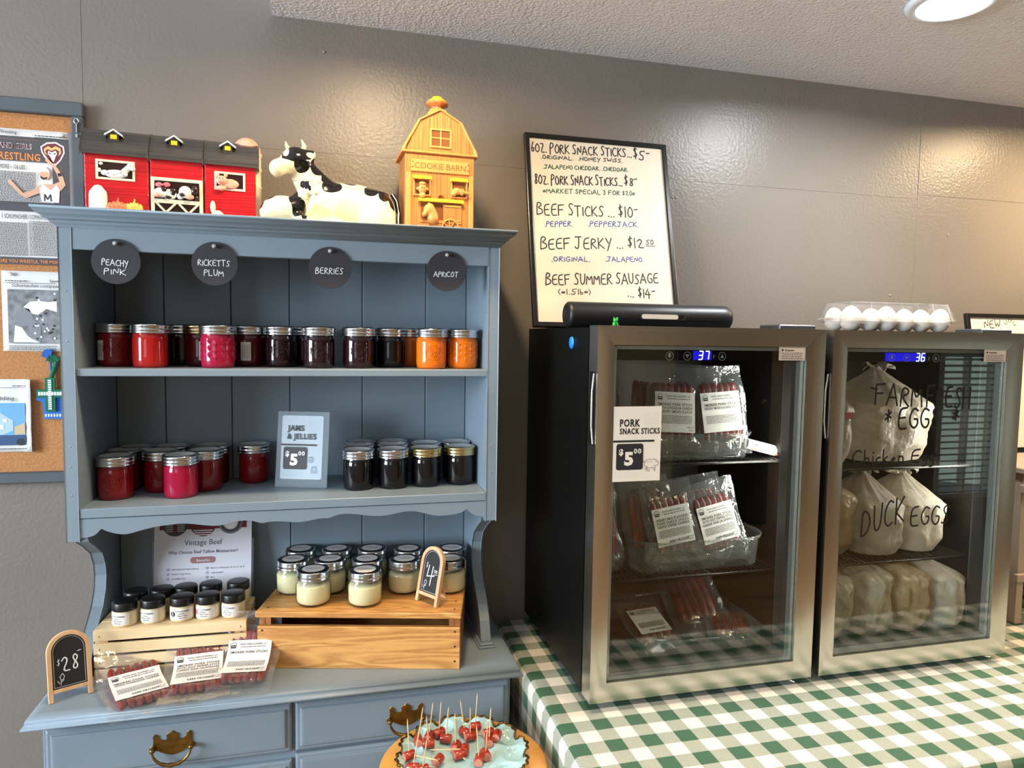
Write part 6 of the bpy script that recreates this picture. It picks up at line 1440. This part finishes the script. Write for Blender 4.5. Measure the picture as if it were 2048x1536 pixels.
part('back_panel', MB().box(UX0+.0205, UX1-.0205, -.018, -.008, TT+.001, 1.117), M_dark, t)
t = board('second whiteboard with black handwriting standing on the beige shelf unit, cut by the frame edge', (2.115, -.105, 1.1335), .40, .3790, (radians(-11), 0, 0))
k = MB(); y = -.0034
hand(k, 'NEW', .060, .340, .022, .060, .0022, y, seed=4)
for i in range(6): a = radians(15+i*28); k.line([(.150+.012*cos(a), .345+.012*sin(a)), (.150+.022*cos(a), .345+.022*sin(a))], .0018, y)
for s_, u_, v_, h_ in [(')', .115, .270, .035), ('O', .105, .222, .026), ('A', .110, .172, .030), ('K', .112, .128, .030), ('.', .100, .080, .030), ('(', .112, .070, .034)]: hand(k, s_, u_, v_, h_, .020 if s_ != '.' else .008, .0024, y)
k.v and None
o = part('lettering', k, [M_ink], t, local=True)

# ------------------------------------------------------------------ round wooden stool with egg plate and sausage bites
SX, SY, SZ = .660, -.457, .700
M_stool = wood('honey_wood', '#c98a35', '#e3ab55', axis=0, rough=.35, scale=7, coat=.3, fine=.12)
t = thing('round_stool', 'round honey-coloured wooden stool in front of the dresser', 'stool', (SX, SY, 0))
part('seat', MB().lathe([(.0001, -.022), (.135, -.022), (.1425, -.018), (.1440, -.010), (.1425, -.003), (.139, 0), (.0001, 0)], 72, c=(0, 0, SZ), cap=False), M_stool, t, local=True)
for i in range(4):
    a = pi/4+i*pi/2; part('leg', MB().tube([(.085*cos(a), .085*sin(a), SZ-.022), (.15*cos(a), .15*sin(a), 0)], [.013, .016], 12), M_stool, t, local=True)
for i in range(4):
    a, b = pi/4+i*pi/2, pi/4+(i+1)*pi/2; r = .127; part('rung', MB().tube([(r*cos(a), r*sin(a), .25), (r*cos(b), r*sin(b), .25)], .008, 8), M_stool, t, local=True)
M_plate = mat('milk_glass', '#a6cdd2', rough=.12, coat=.6); M_gold = mat('gold_rim', '#8a6a2c', rough=.3, metal=.8, col2='#3c2c14', vscale=90)
PX, PY = .659, -.452
t = thing('egg_plate', 'pale blue milk-glass egg plate with scalloped gilt rim on the round stool', 'plate', (PX, PY, SZ)); k = MB()
RP = .112; NC = 12
def plate(a, r):
    sc = abs(cos(NC*a/2)); R = RP*(.905+.095*sc**.6); rr = r*R; z = .0125+.0050*r**3
    f = (rr/RP); cup = 0
    if f > .60:
        am = ((a*NC/(2*pi)) % 1-.5)*2; dr = (f-.79)/.175; q = 1-dr*dr-(am*1.06)**2
        if q > 0: cup = -.0125*q**.45 if q > 0 else 0
        cup += .0006*sin(am*14)*max(0, q)
    if f < .52: cup = -.0030*min(1, (.52-f)/.06)
    return (rr*cos(a), rr*sin(a), z+cup)
k.grid(lambda u, v: plate(2*pi*u+.12, max(.002, v)), 288, 40, closeu=True); part('plate', k, M_plate, t, local=True, solid=.0022)
rim = [Vector(plate(2*pi*i/288+.12, 1.0))+Vector((0, 0, .001)) for i in range(288)]
k = MB().tube([p*1.0+Vector((.0018*cos(i*2*pi/6)*p.x/RP, .0018*cos(i*2*pi/6)*p.y/RP, 0)) for i, p in enumerate(rim)], [.0018+.0009*(i % 6 < 3) for i in range(288)], 6, closed=True); part('gilt_rim', k, M_gold, t, local=True)
k = MB().lathe([(.045, -.0065), (.045, -.0085), (.06, -.0085), (.062, -.001)], 36, c=(0, 0, .0087), cap=False); part('foot_ring', k, M_plate, t, local=True)
M_saus = mat('sausage_skin', '#b03a22', rough=.3, coat=.6, col2='#7d1c10', vscale=120); M_cutf = mat('sausage_cut', '#cf8a72', rough=.5, col2='#b9604c', vscale=300); M_pick = mat('toothpick_wood', '#dcc08c', rough=.6)
def bite_mesh():
    k = MB(); k.fn = lambda p: (p.z, p.x, p.y+.0078); k.lathe([(.0068, -.0098), (.0078, -.0086), (.0078, .0086), (.0068, .0098)], 16, cap=False); k.mat(1).lathe([(.0001, -.0099), (.0068, -.0098)], 16, cap=False).lathe([(.0068, .0098), (.0001, .0099)], 16, cap=False); return k.mesh('sausage', [M_saus, M_cutf])
BM = bite_mesh(); PK = MB().tube([(0, 0, 0), (0, 0, .003), (0, 0, .052), (0, 0, .058)], [.0002, .0010, .0010, .0002], 7).mesh('toothpick', M_pick)
bites = [(.626, -.396, 30, 3, 2, 'left one in the back cup below the brass handle'), (.636, -.411, -25, -2, 4, 'right one in the back cup below the brass handle'), (.679, -.414, 10, 6, -3, 'front one in the back middle cup'), (.692, -.392, 5, -8, 6, 'rear one in the back middle cup'), (.672, -.399, -60, 4, -9, 'left one in the back middle cup'),
         (.7080, -.435, 80, 3, 5, 'left one in the back right cup'), (.7240, -.428, 62, None, None, 'right one in the back right cup'), (.7110, -.416, 15, None, None, 'rear one in the back right cup'), (.649, -.438, 60, -3, 2, 'rear one of three on the plate centre'), (.6620, -.451, 75, None, None, 'middle one of three on the plate centre'), (.651, -.463, 10, None, None, 'front one of three on the plate centre'),
         (.680, -.484, 70, -5, 2, 'left one of the pair right of the plate centre'), (.694, -.472, 95, 2, -3, 'right one of the pair right of the plate centre'), (.614, -.470, 55, None, None, 'single one left of the plate centre'), (.5680, -.450, 20, -14, 3, 'rear one in the leftmost cup'), (.5720, -.470, -20, -20, 6, 'front one in the leftmost cup'),
         (.588, -.408, 85, 8, 5, 'left one in the upper left cup'), (.607, -.404, 70, 5, 10, 'right one in the upper left cup'), (.604, -.425, -10, 12, -4, 'front one in the upper left cup'), (.585, -.492, 10, 10, 4, 'nearest one at the lower left of the plate'), (.602, -.500, -15, None, None, 'second nearest one at the lower left of the plate')]
for x, y, a, tx, ty, l in bites:
    r = sqrt((x-PX)**2+(y-PY)**2); an = atan2(y-PY, x-PX); zz = plate(an, min(1, r/RP))[2]+.0018
    t = thing('sausage_bite', 'sausage bite, '+l, 'sausage bite', (x, y, SZ+zz), radians(a), group='sausage bites on the egg plate')
    part('sausage', BM, None, t)
    if tx is not None: o = part('toothpick', PK, None, t); o.location = (0, 0, .008); o.rotation_euler = (radians(tx), radians(ty), 0)
for i, (x, y, z, rx, rz, l) in enumerate([(.690, -.404, .021, 84, 62, 'loose toothpick lying across the back right sausage bites'), (.603, -.437, .019, 87, 74, 'loose toothpick lying from the upper left cup to the plate centre'), (.566, -.446, .0225, 86, 52, 'loose toothpick lying across the leftmost cup'),
                                        (.640, -.425, .012, 84, 20, 'loose toothpick lying behind the three centre bites')]):
    o = bpy.data.objects.new('toothpick', PK); link(o); o.location = (x, y, SZ+z); o.rotation_euler = (radians(rx), 0, radians(rz)); tag(o, l, 'toothpick', 'loose toothpicks on the egg plate')
bpy.context.view_layer.update()
